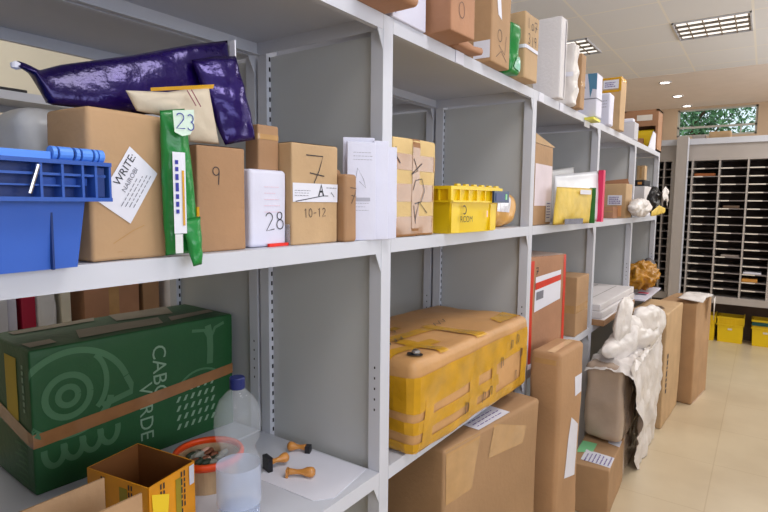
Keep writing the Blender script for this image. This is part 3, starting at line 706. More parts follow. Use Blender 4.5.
# fifth bay
o, B = carton('cardboard_box', 'white cardboard box under the small tan box at the far end of the middle shelf', 'box', 4.68, .03, ZM, .3, .11, .235, 0, mat('white_board', srgb(215, 210, 212), rough=.6, var=.04), seed=17)
part(o, 'dark_band', lambda mb: B.face('left').rect(mb, -.055, .055, .08, .11, .0012, mat('grey_band', srgb(90, 82, 84), var=.1), 2))
o, B = carton('cardboard_box', 'black tray box lying on the white box at the far end of the middle shelf', 'box', 4.69, .035, ZM + .2375, .25, .1, .045, 0, BLACK, seed=18)
part(o, 'brass_label', lambda mb: B.face('left').rect(mb, .0, .03, .01, .03, .0012, WOOD, 2))
o, B = carton('cardboard_box', 'small upright tan box on top of the black tray', 'box', 4.76, .05, ZM + .285, .1, .06, .115, 0, CB2, seed=19)
part(o, 'tape', lambda mb: B.face('left').rect(mb, -.008, .008, 0, .115, .001, TAPE2, 3))
mb = MB(); mb.blob((0, 0, .11), (.12, .035, .095), mat('black_bag', (.03, .028, .03), rough=.3, var=.3, bump=.5), amp=.025, freq=13, seed=2, n=48, ridge=True); o = mb.build('plastic_bag', None, (4.55, -.06, ZM + .012), smooth=True); thing(o, 'crumpled black plastic bag at the far end of the middle shelf', 'bag')
mb = MB(); sheet_bag(mb, [(-.09, -.07, .17), (.02, -.072, .22), (.12, -.07, .2)], [(-.07, -.078, .1), (.0, -.08, .13), (.1, -.08, .06)], .012, WPLAS, amp=.02, freq=14, seed=3, nu=20, nv=10); mb.build('white_ribbon', o, smooth=True)
mb = MB(); mb.blob((0, 0, .06), (.26, .045, .05), WPLAS, amp=.03, freq=13, seed=5, n=60, ridge=True); o = mb.build('plastic_mailer', None, (4.03, -.055, ZM + .011), smooth=True); thing(o, 'crumpled white plastic mailer spilling over the shelf edge, in front of the black bag', 'mailer')
mb = MB(); O = (4.35, -.17, ZM)
sheet_bag(mb, [(4.12, -.115, 1.455), (4.35, -.125, 1.5), (4.68, -.125, 1.475)], [(4.12, -.11, 1.4225), (4.3, -.115, 1.425), (4.66, -.12, 1.44)], .02, PADY, amp=.006, freq=12, seed=9, nu=24, nv=10, org=O); o = mb.build('padded_envelope', None, O, smooth=True); thing(o, 'yellow envelope poking out over the shelf edge on the crumpled white mailer', 'envelope')

# ------------------------------------------------------------------ top shelf
o, B = carton('cardboard_box', 'orange brown cardboard box overhanging the top shelf above the first upright', 'box', .955, -.09, ZT, .13, .2, .18, .0, CB4, r=.012, seed=21, amp=.004)
part(o, 'tape', lambda mb: B.band(mb, 'z', .05, .09, TAPE2, faces=('front', 'left', 'right')))
o, B = carton('cardboard_box', 'white cardboard box with a blue curved mark on the top shelf', 'box', 1.1, -.008, ZT, .15, .2, .22, .0, WLAV, seed=22, amp=.001, r=.003)
part(o, 'printed_mark', lambda mb: B.face('front').ribbon(mb, [(-.068, .012), (-.062, .02), (-.062, .032), (-.068, .042)], .006, .001, INKB))
o, B = carton('cardboard_box', 'brown carton with a pen circle overhanging the top shelf edge, beside the white box', 'box', 1.262, -.075, ZT, .118, .12, .2, -.07, CB4, seed=23, amp=.002)
part(o, 'handwriting', lambda mb: B.face('front').ribbon(mb, arc(-.01, .06, .014, .02, 120, 470, 14), .0016, .001, INK))
carton('box_flap', 'torn brown cardboard flap hanging on the top shelf edge beside the tall carton', 'cardboard', 1.4, -.028, ZT + .0005, .13, .05, .02, -.1, CB4, seed=24, amp=.01, freq=18, r=.008)
o, B = carton('ring_binder', 'blue and white binder standing behind the brown cartons on the top shelf', 'binder', 1.75, .1, ZT, .07, .2, .3, 0, mat('blue_board', srgb(70, 110, 180), rough=.4), seed=25, amp=0)
part(o, 'white_stripe', lambda mb: B.face('left').rect(mb, -.1, .0, 0, .3, .001, WHITE, 2))
o, B = carton('cardboard_box', 'tall brown carton with two white stickers, left of the green bag on the top shelf', 'box', 1.6, -.034, ZT, .148, .12, .225, -.002, CB, seed=26, amp=.003, r=.006)
part(o, 'sticker', lambda mb: B.face('left').rect(mb, .0, .055, .012, .065, .001, WHITE, 3))
part(o, 'sticker', lambda mb: B.face('front').quad(mb, ((-.03, .15), (.0, .14), (-.015, .2), (-.045, .205)), .001, WHITE, 3))
part(o, 'handwriting', lambda mb: [B.face('front').hand(mb, 'o', -.03, .06, .06, .002, .001, INK), B.face('front').ribbon(mb, [(-.02, .06), (.03, .04), (.04, .1)], .002, .001, INK), B.face('front').ribbon(mb, [(-.04, .02), (.0, .045), (.045, .02)], .002, .001, INK)])
o, B = carton('plastic_bag', 'green plastic bag squeezed between two brown cartons on the top shelf', 'bag', 1.765, -.035, ZT, .07, .12, .165, 0, GREEN, r=.015, amp=.01, freq=14, seed=27, ridge=True, seg=.012)
part(o, 'silver_print', lambda mb: B.face('front').quad(mb, ((-.02, .02), (.02, .01), (.025, .06), (-.01, .05)), .003, mat('pale_green_film', srgb(150, 200, 180), rough=.2), 4))
o, B = carton('cardboard_box', 'brown carton with black pen marks and white string, beside the polystyrene box', 'box', 1.862, -.04, ZT, .13, .11, .225, -.02, CB2, seed=28, amp=.004, r=.006)
part(o, 'handwriting', lambda mb: [B.face('front').hand(mb, c, x, y, .035, .0028, .001, INK) for c, x, y in (('l', -.04, .17), ('o', -.01, .165), ('7', .02, .17), ('3', -.04, .12), ('l', 0, .115), ('9', .02, .12))])
part(o, 'string', lambda mb: [B.band(mb, 'z', .1, .112, WHITE, .002, faces=('front', 'left', 'right'))])
o, B = carton('polystyrene_box', 'large plain white polystyrene slab box on the top shelf', 'box', 2.285, -.03, ZT, .07, .115, .325, 0, FOAMW, seed=29, amp=.002, r=.006)
part(o, 'lid', lambda mb: B.band(mb, 'x', .02, .035, FOAMW, .003, faces=('front', 'top')))
o, B = carton('wrapped_parcel', 'crumpled white plastic wrapped parcel right of the polystyrene box', 'parcel', 2.47, -.03, ZT, .09, .09, .262, 0, WPLAS, r=.016, amp=.012, freq=16, seed=30, ridge=True, seg=.01)
part(o, 'tape', lambda mb: B.face('left').rect(mb, -.045, .045, .12, .14, .003, WHITE, 8))
o, B = carton('cardboard_box', 'thin brown cardboard box edge between two white parcels on the top shelf', 'box', 2.575, -.035, ZT, .07, .075, .24, 0, CB, seed=31)
part(o, 'tape', lambda mb: B.band(mb, 'z', .1, .12, TAPE2, faces=('front',)))
o, B = carton('cardboard_box', 'white box with a blue corner on its top, on the top shelf', 'box', 2.86, -.034, ZT, .11, .09, .212, 0, WLAV, seed=32, amp=.003, r=.006)
def bc(mb):
    F = B.face('left'); F.poly(mb, [(-.002, .21), (.044, .21), (.044, .13), (.024, .135), (.014, .09), (.006, .16)], .0022, mat('slate_blue_print', srgb(80, 130, 165), rough=.5)); F.ribbon(mb, [(-.035, .19), (-.02, .165), (-.012, .14)], .005, .002, mat('slate_blue_print', (0, 0, 0)))
part(o, 'blue_print', bc, 'slate blue printed corner')
part(o, 'string', lambda mb: B.band(mb, 'z', .085, .09, INKG, .0014, faces=('front', 'left')))
o, B = carton('wrapped_parcel', 'small white wrapped parcel left of the yellow taped carton on the top shelf', 'parcel', 3.2, -.02, ZT, .1, .08, .172, 0, WLAV, r=.01, seed=33, amp=.004)
part(o, 'printed_mark', lambda mb: scribble(B.face('left'), mb, -.03, .13, .06, 3, .016, .002, INKG, .003, 2))
o, B = carton('cardboard_box', 'cardboard box with yellow tape and a white purple lettered label on the top shelf', 'box', 3.42, -.028, ZT, .13, .14, .30, 0, CB2, seed=34, amp=.003)
def yl(mb): B.band(mb, 'z', .278, .30, TAPEY, faces=('front', 'left')); B.face('left').rect(mb, -.07, .07, .215, .228, .001, TAPEY, 4); B.face('left').rect(mb, .055, .07, .22, .3, .0014, TAPEY, 4); B.band(mb, 'y', -.07, .07, TAPEY, faces=('top',))
part(o, 'tape', yl, 'yellow tape')
part(o, 'label', lambda mb: [B.face('left').rect(mb, -.03, .055, .235, .285, .002, WHITE, 2), scribble(B.face('left'), mb, -.02, .27, .065, 3, .011, .003, INKP, .005, 1)])
part(o, 'sticker', lambda mb: B.face('left').rect(mb, -.045, .005, .0, .2, .002, WHITE, 2), 'long white strip')
o, B = carton('cardboard_box', 'pale grey cardboard box right of the yellow taped carton', 'box', 3.98, -.005, ZT, .13, .09, .115, 0, mat('grey_board', srgb(190, 188, 196), rough=.6, var=.04), seed=35)
part(o, 'top_flap', lambda mb: flaps(B, mb, WHITE))
carton('wrapped_parcel', 'tiny white packet on top of the pale grey box', 'parcel', 4.0, .01, ZT + .118, .07, .06, .025, 0, WHITE, r=.006, seed=36, amp=.003)
e = empty('wooden_crate', (4.9, .125, ZT + .0005)); thing(e, 'open reddish brown crate with a yellow packet inside, far end of the top shelf', 'crate')
mb = MB(); w_, d_, h_ = .11, .13, .33; CRW = mat('reddish_board', srgb(168, 122, 88), rough=.6, var=.1)
mb.box(0, 2 * w_, -d_, d_, 0, .012, CRW); mb.box(2 * w_ - .01, 2 * w_, -d_, d_, 0, h_, CRW); mb.box(0, 2 * w_, -d_, -d_ + .018, 0, h_, CRW); mb.box(0, 2 * w_, d_ - .018, d_, 0, h_, CRW); mb.box(0, 2 * w_, -d_, d_, h_ - .015, h_, CRW); mb.box(0, .008, -d_ + .018, d_ - .018, .2, h_ - .015, CRW); mb.build('crate_body', e)
mb = MB(); mb.box(-.002, 0, -.085, .03, .245, .29, CABL); mb.build('label', e)
carton('packet', 'bright yellow packet inside the open reddish brown crate', 'packet', 4.95, .03, ZT + .016, .12, .15, .16, 0, YEL, r=.01, seed=37, amp=.003)
carton('wrapped_parcel', 'small brown packet in front of the bright yellow one in the crate', 'parcel', 4.9, .1, ZT + .016, .035, .1, .09, 0, CB4, r=.006, seed=38, amp=.002)
mb = MB(); mb.prism([(0, 0), (.3, 0), (.3, .13), (.18, .14), (.06, .05)], 'y', 0, .004, WHITE); o = mb.build('paper_sheet', None, (4.58, .003, ZT + .0005)); thing(o, 'white card standing on the end corner of the top shelf', 'card')

# ------------------------------------------------------------------ low shelf, rear row: green carton
o, B = carton('cardboard_box', 'big green printed carton lettered CABO VERDE with brown tape, low shelf', 'box', .52, .566, ZL, .545, .25, .339, -.05, GREENB, r=.006, amp=.003, freq=4, seed=41)
def gp(mb):
    F = B.face('front'); cx, cz = -.195, .216; o_ = .0014
    F.ribbon(mb, arc(cx, cz, .022, .022, 0, 360, 24), .014, o_, GREENL)
    F.ribbon(mb, arc(cx, cz, .05, .05, 0, 360, 30), .015, o_, GREENL)
    F.ribbon(mb, arc(cx, cz - .01, .10, .085, 215, 350, 24), .016, o_, GREENL)
    F.ribbon(mb, arc(cx + .012, cz - .03, .135, .135, 150, 20, 30), .015, o_, GREENL)
    F.ribbon(mb, [(cx + .139, cz + .014), (cx + .15, cz - .01), (cx + .15, cz - .03), (cx + .08, cz - .045), (cx + .075, cz - .03)], .015, o_, GREENL)
    F.ribbon(mb, arc(cx + .04, cz + .02, .05, .075, -60, 60, 16), .013, o_, GREENL)
    for k in range(4): F.ribbon(mb, arc(cx - .035 + .042 * k, .095 + .004 * k, .022, .036, 170, 370, 16), .014, o_, GREENL)
    F.text(mb, 'CABO', .033, .215, .056, o_, GREENW, -pi / 2, 1.0); F.text(mb, 'VERDE', -.008, .12, .052, o_, GREENW, -pi / 2, 1.0)
    # palm with basket dots
    F.ribbon(mb, [(.19, .205), (.193, .25), (.192, .29), (.186, .318)], .02, o_, GREENL)
    F.ribbon(mb, [(.19, .28), (.175, .305), (.135, .31)], .009, o_, GREENL); F.ribbon(mb, [(.195, .28), (.21, .308), (.24, .318)], .009, o_, GREENL)
    F.ribbon(mb, arc(.16, .12, .085, .075, 160, 40, 14), .006, o_, GREENL)
    for a in range(6):
        for b in range(5): F.quad(mb, ((.08 + a * .022, .04 + b * .026), (.088 + a * .022, .04 + b * .026), (.096 + a * .022, .055 + b * .026), (.088 + a * .022, .055 + b * .026)), o_, GREENW, 1)
    F = B.face('left'); scribble(F, mb, .085, .3, .14, 1, .01, o_, GREENW, .01, 4, -pi / 2)
    F.rect(mb, -.02, .05, .16, .31, o_, mat('yellow_print', srgb(190, 160, 40), rough=.6, var=.1), 3)
    for k in range(7): F.ribbon(mb, [(.02 + .02 * (k % 2), .02 + .014 * k), (.06 + .02 * (k % 2), .024 + .014 * k), (.09, .02 + .014 * k)], .005, o_, GREENL)
part(o, 'printed_logo', gp, 'faded pale green bird eye logo, palm and CABO VERDE lettering')
def gt(mb):
    F = B.face('front'); F.quad(mb, ((-.2725, .112), (.2725, .158), (.2725, .188), (-.2725, .145)), .0022, TAPE, 24)
    F = B.face('left'); F.quad(mb, ((-.125, .15), (.125, .112), (.125, .145), (-.125, .19)), .0022, TAPE, 10)
    F = B.face('top'); M = mat('dull_paper_tape', srgb(140, 128, 108), rough=.5, var=.15, vscale=10)
    F.quad(mb, ((-.15, -.09), (.07, -.09), (.1, -.01), (-.12, -.0)), .002, M, 8); F.quad(mb, ((-.24, .06), (-.04, .075), (-.02, .12), (-.24, .1)), .002, M, 8); F.quad(mb, ((-.0, .03), (.16, .01), (.2, .12), (.02, .12)), .002, M, 8); F.quad(mb, ((.1, -.08), (.25, -.06), (.26, -.02), (.12, -.03)), .002, M, 6)
    F.quad(mb, ((-.26, -.1), (-.2, -.09), (-.2, -.05), (-.26, -.05)), .002, M, 4)
part(o, 'tape', gt)

# white sheet with rubber stamps
mb = MB(); pts = [(.872, .221), (.877, .045), (.912, .014), (1.066, .036), (1.062, .262), (.93, .25)]
mb.prism([(a - .97, b - .13) for a, b in pts], 'z', 0, .001, WHITE); o = mb.build('paper_sheet', None, (.97, .13, ZL + .0004)); thing(o, 'white paper sheet under the wooden stamps on the low shelf', 'paper')
def stamp(name, label, p, q, head, headm=BLACK):
    """lying hand stamp: block at p, knob at q"""
    P = Vector((p[0], p[1], 0)); Q = Vector((q[0], q[1], 0)); L_ = (Q - P).length; ang = math.atan2(Q.y - P.y, Q.x - P.x)
    e = empty(name, (P.x, P.y, ZL + .0018), ang); thing(e, label, 'stamp', 'wooden hand stamps on the white sheet')
    zc = head[2] / 2
    if head[0]:
        mb = MB(); mb.box(-head[0], 0, -head[1] / 2, head[1] / 2, 0, head[2], headm); mb.build('stamp_block', e)
    mb = MB(); z = max(zc, .013)
    mb.lathe([(.0001, 0), (.009, 0), (.008, .004), (.006, L_ * .3), (.007, L_ * .5), (.0115, L_ * .68), (.013, L_ * .82), (.0115, L_ * .93), (.006, L_), (.0001, L_)], WOOD, 18, c=(0, 0, z), axis=(1, 0, 0)); mb.build('wooden_handle', e, smooth=True)
stamp('hand_stamp', 'wooden stamp with upright black block, left of the group on the sheet', (.921, .232), (.972, .218), (.012, .032, .036))
stamp('hand_stamp', 'wooden stamp with a small black block, furthest back on the sheet', (1.045, .225), (1.022, .27), (.014, .02, .018))
stamp('hand_stamp', 'bare orange wood stamp nearest the shelf edge on the sheet', (.922, .167), (.958, .112), (.006, .018, .02), WOOD)

# bottle
e = empty('water_bottle', (.712, .1, ZL + .0006)); thing(e, 'clear plastic water bottle with a dark blue cap, front of the low shelf', 'bottle')
PET = mat('clear_bottle_plastic', (.80, .86, .95), rough=.05, var=0, alpha=.14, coat=.5)
LBL = mat('water_label_film', srgb(196, 208, 236), rough=.3, var=.1, alpha=.5)
mb = MB(); mb.lathe([(.0001, .004), (.03, .0), (.043, .008), (.044, .06), (.042, .075), (.044, .09), (.044, .15), (.036, .165), (.035, .18), (.044, .195), (.048, .22), (.046, .25), (.036, .275), (.02, .292), (.014, .298), (.014, .312)], PET, 40); mb.build('bottle_body', e, smooth=True)
mb = MB(); mb.lathe([(.0001, .322), (.014, .322), (.0155, .32), (.0155, .300), (.0145, .298)], mat('blue_cap_plastic', srgb(24, 36, 96), rough=.35, var=.03), 28); mb.build('cap', e, smooth=False)
mb = MB(); mb.lathe([(.0449, .06), (.0449, .14)], LBL, 40)
mb.build('label_band', e, smooth=True)
mb = MB(); mb.lathe([(.0001, .006), (.040, .009), (.0415, .045), (.0001, .045)], mat('water', (.35, .5, .85), rough=.02, var=0, alpha=.35), 32); mb.build('water_fill', e, smooth=True)

# pot with orange rim
e = empty('basket', (.792, .305, ZL + .0006)); thing(e, 'small basket with an orange rim full of odds and ends, behind the water bottle', 'basket')
WICK = mat('beige_wicker', srgb(190, 160, 124), rough=.7, var=.2, vscale=30, stretch=(1, 1, .2))
mb = MB(); mb.lathe([(.0001, .0), (.062, .0), (.068, .03), (.074, .066), (.07, .066), (.064, .03), (.058, .004), (.0001, .004)], WICK, 32); mb.build('basket_body', e, smooth=False)
mb = MB(); mb.lathe([(.074, .064), (.082, .064), (.084, .074), (.081, .08), (.074, .08), (.072, .074), (.074, .064)], ORANGE, 36); mb.build('rim', e, smooth=True)
R = random.Random(5); BITS = [mat('bit_green', srgb(50, 62, 46)), mat('bit_pink', srgb(206, 160, 140)), mat('bit_brown', srgb(120, 70, 46)), mat('bit_grey', srgb(150, 150, 140))]
mb = MB()
for k in range(46):
    a = R.uniform(0, 2 * pi); q = .042 * math.sqrt(R.random()); mb.blob((q * cos(a), q * sin(a), R.uniform(.045, .065)), (R.uniform(.008, .018), R.uniform(.005, .012), R.uniform(.004, .009)), R.choice(BITS), amp=.002, freq=40, seed=k, n=8)
o = mb.build('small_oddments', None, (.792, .305, ZL + .006), smooth=True); thing(o, 'jumble of small dark green and pink bits filling the orange rimmed basket', 'oddments', kind='stuff')

# open orange box
e = empty('cardboard_box', (.62, .3, ZL + .0006)); thing(e, 'open orange printed box between the green carton and the orange rimmed basket', 'box')
cs = [Vector((.572, .199)), Vector((.694, .224)), Vector((.671, .40)), Vector((.545, .377))]; cs = [c - Vector((.62, .3)) for c in cs]
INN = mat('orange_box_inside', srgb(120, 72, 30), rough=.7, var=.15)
for i in range(4):
    a, b = cs[i], cs[(i + 1) % 4]; n = Vector((b - a)).orthogonal().normalized() * .0015; cen = Vector((0, 0))
    if n.dot((a + b) / 2) < 0: n = -n
    h0 = .0; h1 = .116
    mb = MB(); q = [a, b]
    mb.add([(*(a + n), 0), (*(b + n), 0), (*(b + n), h1), (*(a + n), h1)], [(0, 1, 2, 3)], ORBOX)
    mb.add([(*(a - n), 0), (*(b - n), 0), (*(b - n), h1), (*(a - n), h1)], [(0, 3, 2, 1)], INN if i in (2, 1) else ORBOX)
    mb.add([(*(a + n), h1), (*(b + n), h1), (*(b - n), h1), (*(a - n), h1)], [(0, 1, 2, 3)], ORBOX)
    L_ = (b - a).length; dr = (b - a) / L_
    for sgn in (1, -1):
        F = Face2D(lambda x, y, of, a=a, dr=dr, n=n, sgn=sgn: Vector((*(a + dr * x + n * sgn * (1 + of * 700)), y)))
        if sgn == 1 or i in (0, 3):
            for kx in (.3, .75):
                scribble(F, mb, L_ * kx, .11, .1, 2, .008, .001, INK, .004, i, -pi / 2)
            F.rect(mb, L_ * .55, L_ * .68, .02, .1, .001, mat('olive_print', srgb(150, 130, 30), var=.2), 1)
    if i == 0:
        F = Face2D(lambda x, y, of, a=a, dr=dr, n=n: Vector((*(a + dr * x + n * (1.6 + of * 700)), y)))
        F.poly(mb, [(.005, .1), (.05, .08), (.04, .0), (.01, .0)], .001, mat('bright_yellow_print', srgb(245, 205, 40), var=0)); F.rect(mb, L_ - .018, L_ - .004, .07, .112, .001, WHITE, 1)
    mb.build('box_wall', e, merge=False)
mb = MB(); mb.add([(*c, .001) for c in cs], [(0, 1, 2, 3)], INN); mb.build('box_base', e)
# open brown carton at bottom left
e = empty('cardboard_box', (.33, .145, ZL + .0006)); thing(e, 'open brown carton with raised flaps at the left front of the low shelf', 'box')
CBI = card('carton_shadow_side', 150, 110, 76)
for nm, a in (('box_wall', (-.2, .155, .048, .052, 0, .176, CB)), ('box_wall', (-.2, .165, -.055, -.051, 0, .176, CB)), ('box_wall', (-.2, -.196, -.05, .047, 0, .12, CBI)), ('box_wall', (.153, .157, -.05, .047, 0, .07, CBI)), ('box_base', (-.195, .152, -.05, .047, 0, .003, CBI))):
    mb = MB(); mb.box(*a); mb.build(nm, e)
mb = MB(); mb.box(-.17, .2, -.1, .1, 0, .001, WHITE); o = mb.build('paper_sheet', None, (.52, .475, ZL + .0004), -.1)
o.location = (.45, .3, ZL + .0004); thing(o, 'white paper sheet lying under the open cartons on the low shelf', 'paper')

# ------------------------------------------------------------------ low shelf, second bay: yellow taped parcel
o, B = carton('wrapped_parcel', 'large brown parcel bound with wide yellow tape, low shelf beside the first upright', 'parcel', 1.185, -.03, ZL, .775, .40, .258, -.03, card('parcel_kraft', 200, 152, 100, bump=.5, bscale=12, rough=.45), r=.022, amp=.008, freq=6, seed=51, bulge=.004, seg=.02)
def yt(mb):
    F = B.face('front'); w, h = .3875, .258
    F.quad(mb, ((-w, .118), (w, .15), (w, .222), (-w, .218)), .0032, TAPEY, 40); F.quad(mb, ((-w, .0), (w, .0), (w, .05), (-w, .035)), .0032, TAPEY, 40); F.quad(mb, ((-w, .06), (.12, .07), (.12, .105), (-w, .095)), .0032, TAPEY, 30)
    for x, k in ((-.36, .05), (-.1, .06), (.05, .04), (.3, .06)): F.quad(mb, ((x, .0), (x + k, .0), (x + k + .02, .15), (x + .02, .15)), .004, TAPEY, 20)
    F = B.face('left'); F.quad(mb, ((-.2, .14), (.2, .118), (.2, .218), (-.2, .2)), .0032, TAPEY, 20); F.quad(mb, ((-.2, .09), (.2, .06), (.2, .095), (-.2, .12)), .003, TAPEY, 16); F.quad(mb, ((-.2, .02), (.2, .0), (.2, .035), (-.2, .055)), .003, TAPEY, 16)
    F = B.face('top'); F.quad(mb, ((-w, -.03), (-.0, -.06), (.0, -.02), (-w, .02)), .003, TAPEY, 30); F.quad(mb, ((-w, .08), (-.1, .04), (-.1, .07), (-w, .11)), .003, TAPEY, 24); F.quad(mb, ((-.02, -.2), (.05, -.2), (-.0, .0), (-.05, .0)), .004, TAPEY, 20)
    F.quad(mb, ((-.25, -.2), (-.2, -.2), (-.22, -.05), (-.27, -.05)), .004, TAPEY, 16); F.quad(mb, ((.2, -.17), (w, -.17), (w, -.1), (.22, -.12)), .003, TAPEY, 16); F.quad(mb, ((-w, -.12), (-.15, -.14), (-.15, -.1), (-w, -.08)), .003, TAPEY, 16)
part(o, 'tape', yt, 'wide yellow packing tape')
def yh(mb):
    F = B.face('top'); [F.ribbon(mb, [(x0_ + .012 * k, y0_ + .012 * ((k * 7) % 3) + .001 * k) for k in range(9)], .004, .0055, INK) for x0_, y0_ in ((.0, -.03), (-.24, .01), (-.3, -.06))]
    F = B.face('front')
    for k, (x, y) in enumerate(((.22, .165), (.27, .175), (.0, .04), (.05, .045), (-.12, .04), (.14, .12), (.25, .05), (.3, .12))): F.ribbon(mb, [(x, y), (x + .004, y + .035), (x + .018, y + .03), (x + .016, y + .004)], .004, .006, INK)
part(o, 'handwriting', yh)
def mh(mb):
    F = B.face('top'); F.poly(mb, arc(-.335, -.165, .02, .022, 0, 360, 14)[:-1], .005, BLACK)
    mb.blob(B.face('top').fm(-.333, -.168, .008), (.013, .013, .010), METAL, amp=.001, freq=30, n=14)
part(o, 'metal_piece', mh, 'shiny metal piece showing through a torn hole')
# third bay low: red taped carton, brown carton
o, B = carton('cardboard_box', 'upright carton edged with red tape and a white delivery pouch, low shelf', 'box', 2.15, .03, ZL, .34, .17, .455, -.18, CB4, seed=52, amp=.003)
part(o, 'tape', lambda mb: [B.face('front').rect(mb, -.17, -.115, 0, .44, .0012, TAPER, 8), B.face('front').rect(mb, .145, .17, 0, .45, .0012, TAPER, 8), B.face('top').rect(mb, -.17, .17, -.085, .085, .0012, mat('white_top_tape', srgb(225, 200, 190), rough=.3), 6)], 'red tape')
def dl(mb):
    F = B.face('front'); F.quad(mb, ((-.1, .22), (.12, .255), (.12, .385), (-.1, .37)), .002, WHITE, 6); F.quad(mb, ((-.1, .315), (.12, .34), (.12, .365), (-.1, .345)), .003, TAPER, 4); F.quad(mb, ((-.09, .27), (-.03, .275), (-.03, .31), (-.09, .305)), .003, INKG, 3)
part(o, 'delivery_pouch', dl, 'white pouch with a red stripe')
part(o, 'handwriting', lambda mb: B.face('front').hand(mb, '7', -.1, .38, .03, .004, .002, INK))
o, B = carton('cardboard_box', 'plain brown carton right of the red taped one on the low shelf', 'box', 2.80, .004, ZL, .23, .2, .305, -.0, CB, seed=53, amp=.004)
part(o, 'tape', lambda mb: B.band(mb, 'z', .12, .16, TAPE2, faces=('front', 'left')))
# fourth bay low : flat boxes
for k in range(3):
    o, B = carton('cardboard_box', ['flat brown carton at the bottom of the pile in the fourth bay', 'flat white box in the middle of the pile in the fourth bay', 'flat white topped box lying on top of the pile in the fourth bay'][k], 'box', 3.14 + .01 * k, -.06 + .015 * k, ZL + .04 * k, .86, .36, .038, -.01 * k, CB3 if k == 0 else mat('white_board', (0, 0, 0)), seed=54 + k, amp=.002, mats={'top': mat('white_board', (0, 0, 0))}, group='flat boxes piled in the fourth bay')
    part(o, 'lid_edge', lambda mb: [B.face('top').rect(mb, -.43, .43, y, y + .005, .001, mat('grey_gap', srgb(140, 132, 130), var=0), 4) for y in (-.08, .04)])
# fifth bay low
mb = MB(); mb.blob((0, 0, .115), (.3, .1, .09), mat('ochre_bag_plastic', srgb(176, 122, 30), rough=.35, var=.3, vscale=9, bump=.7, bscale=12), amp=.045, freq=15, seed=6, n=72, ridge=True); o = mb.build('plastic_bag', None, (4.58, .0, ZL + .022), smooth=True); thing(o, 'crumpled ochre plastic bag on the low shelf at the far end', 'bag')
mb = MB(); mb.blob((0, 0, .12), (.07, .06, .11), mat('grey_bag_plastic', srgb(96, 92, 98), rough=.5, var=.2), amp=.03, freq=8, seed=7, n=24); o = mb.build('plastic_bag', None, (4.97, .02, ZL + .012), smooth=True); thing(o, 'dark grey bag right of the ochre bag', 'bag')
mb = MB(); mb.prism([(0, 0), (.7, 0), (.72, .12), (.3, .16), (.02, .12)], 'z', 0, .012, WLAV); mb.box(.3, .36, .03, .1, .012, .0135, PINK); mb.box(.22, .26, .03, .1, .012, .0135, NAVY); o = mb.build('plastic_mailer', None, (4.15, -.1, ZL + .0008)); thing(o, 'flat white mailer with pink and navy marks on the low shelf edge', 'mailer')

# ------------------------------------------------------------------ floor items
o, B = carton('cardboard_box', 'large brown carton standing on the floor below the yellow taped parcel', 'box', 1.37, -.025, 0, .6, .4, .772, -.129, card('big_carton', 168, 132, 96, vscale=3), r=.012, seed=61, amp=.006, freq=3)
part(o, 'tape', lambda mb: [B.face('front').quad(mb, ((-.05, .66), (.18, .64), (.2, .7), (-.02, .772)), .0015, TAPE2, 8), B.face('top').rect(mb, -.3, .3, -.03, .03, .0015, TAPE2, 10), B.face('front').quad(mb, ((-.29, .60), (-.15, .60), (-.1, .772), (-.29, .772)), .0015, TAPE2, 8)])
part(o, 'label', lambda mb: [B.face('top').rect(mb, -.1, .1, -.19, -.08, .0022, WHITE, 4), scribble(B.face('top'), mb, -.08, -.1, .16, 5, .018, .003, INKP, .004, 3)])
o, B = carton('cardboard_box', 'tall slim brown carton standing on the floor in front of the red taped carton', 'box', 2.06, -.15, 0, .262, .122, .928, -.05, card('slim_carton', 178, 138, 100, vscale=4), r=.016, seed=62, amp=.006, freq=5, bulge=.003)
part(o, 'tape', lambda mb: [B.face('top').rect(mb, -.12, .12, -.03, .0, .0014, mat('clear_tape', srgb(225, 190, 150), rough=.15), 8), B.face('left').rect(mb, -.06, .06, .88, .9, .001, TAPE2, 6)])
part(o, 'label', lambda mb: B.face('front').quad(mb, ((-.05, .40), (.09, .36), (.1, .58), (-.0, .64)), .0016, WHITE, 6), 'long white label hanging low on the front')
part(o, 'label', lambda mb: B.face('front').rect(mb, .03, .11, .72, .80, .0016, WHITE, 3), 'square white label')
o, B = carton('cardboard_box', 'small brown carton with green tape and a printed label on top, on the floor', 'box', 2.638, -.227, 0, .445, .185, .245, .048, CB, r=.006, seed=63, amp=.003)
part(o, 'tape', lambda mb: B.face('top').quad(mb, ((-.06, .015), (.06, .015), (.06, .088), (-.1, .088)), .0014, TAPEG, 4), 'pale green tape')
part(o, 'label', lambda mb: [B.face('top').quad(mb, ((-.19, -.09), (-.06, -.09), (-.04, .05), (-.17, .05)), .0014, WHITE, 4), scribble(B.face('top'), mb, -.175, .03, .11, 7, .018, .0022, INKP, .006, 8)])
part(o, 'sticker', lambda mb: B.face('top').quad(mb, ((.08, -.09), (.17, -.09), (.19, -.03), (.1, -.03)), .0014, WHITE, 3), 'small blank white sticker')
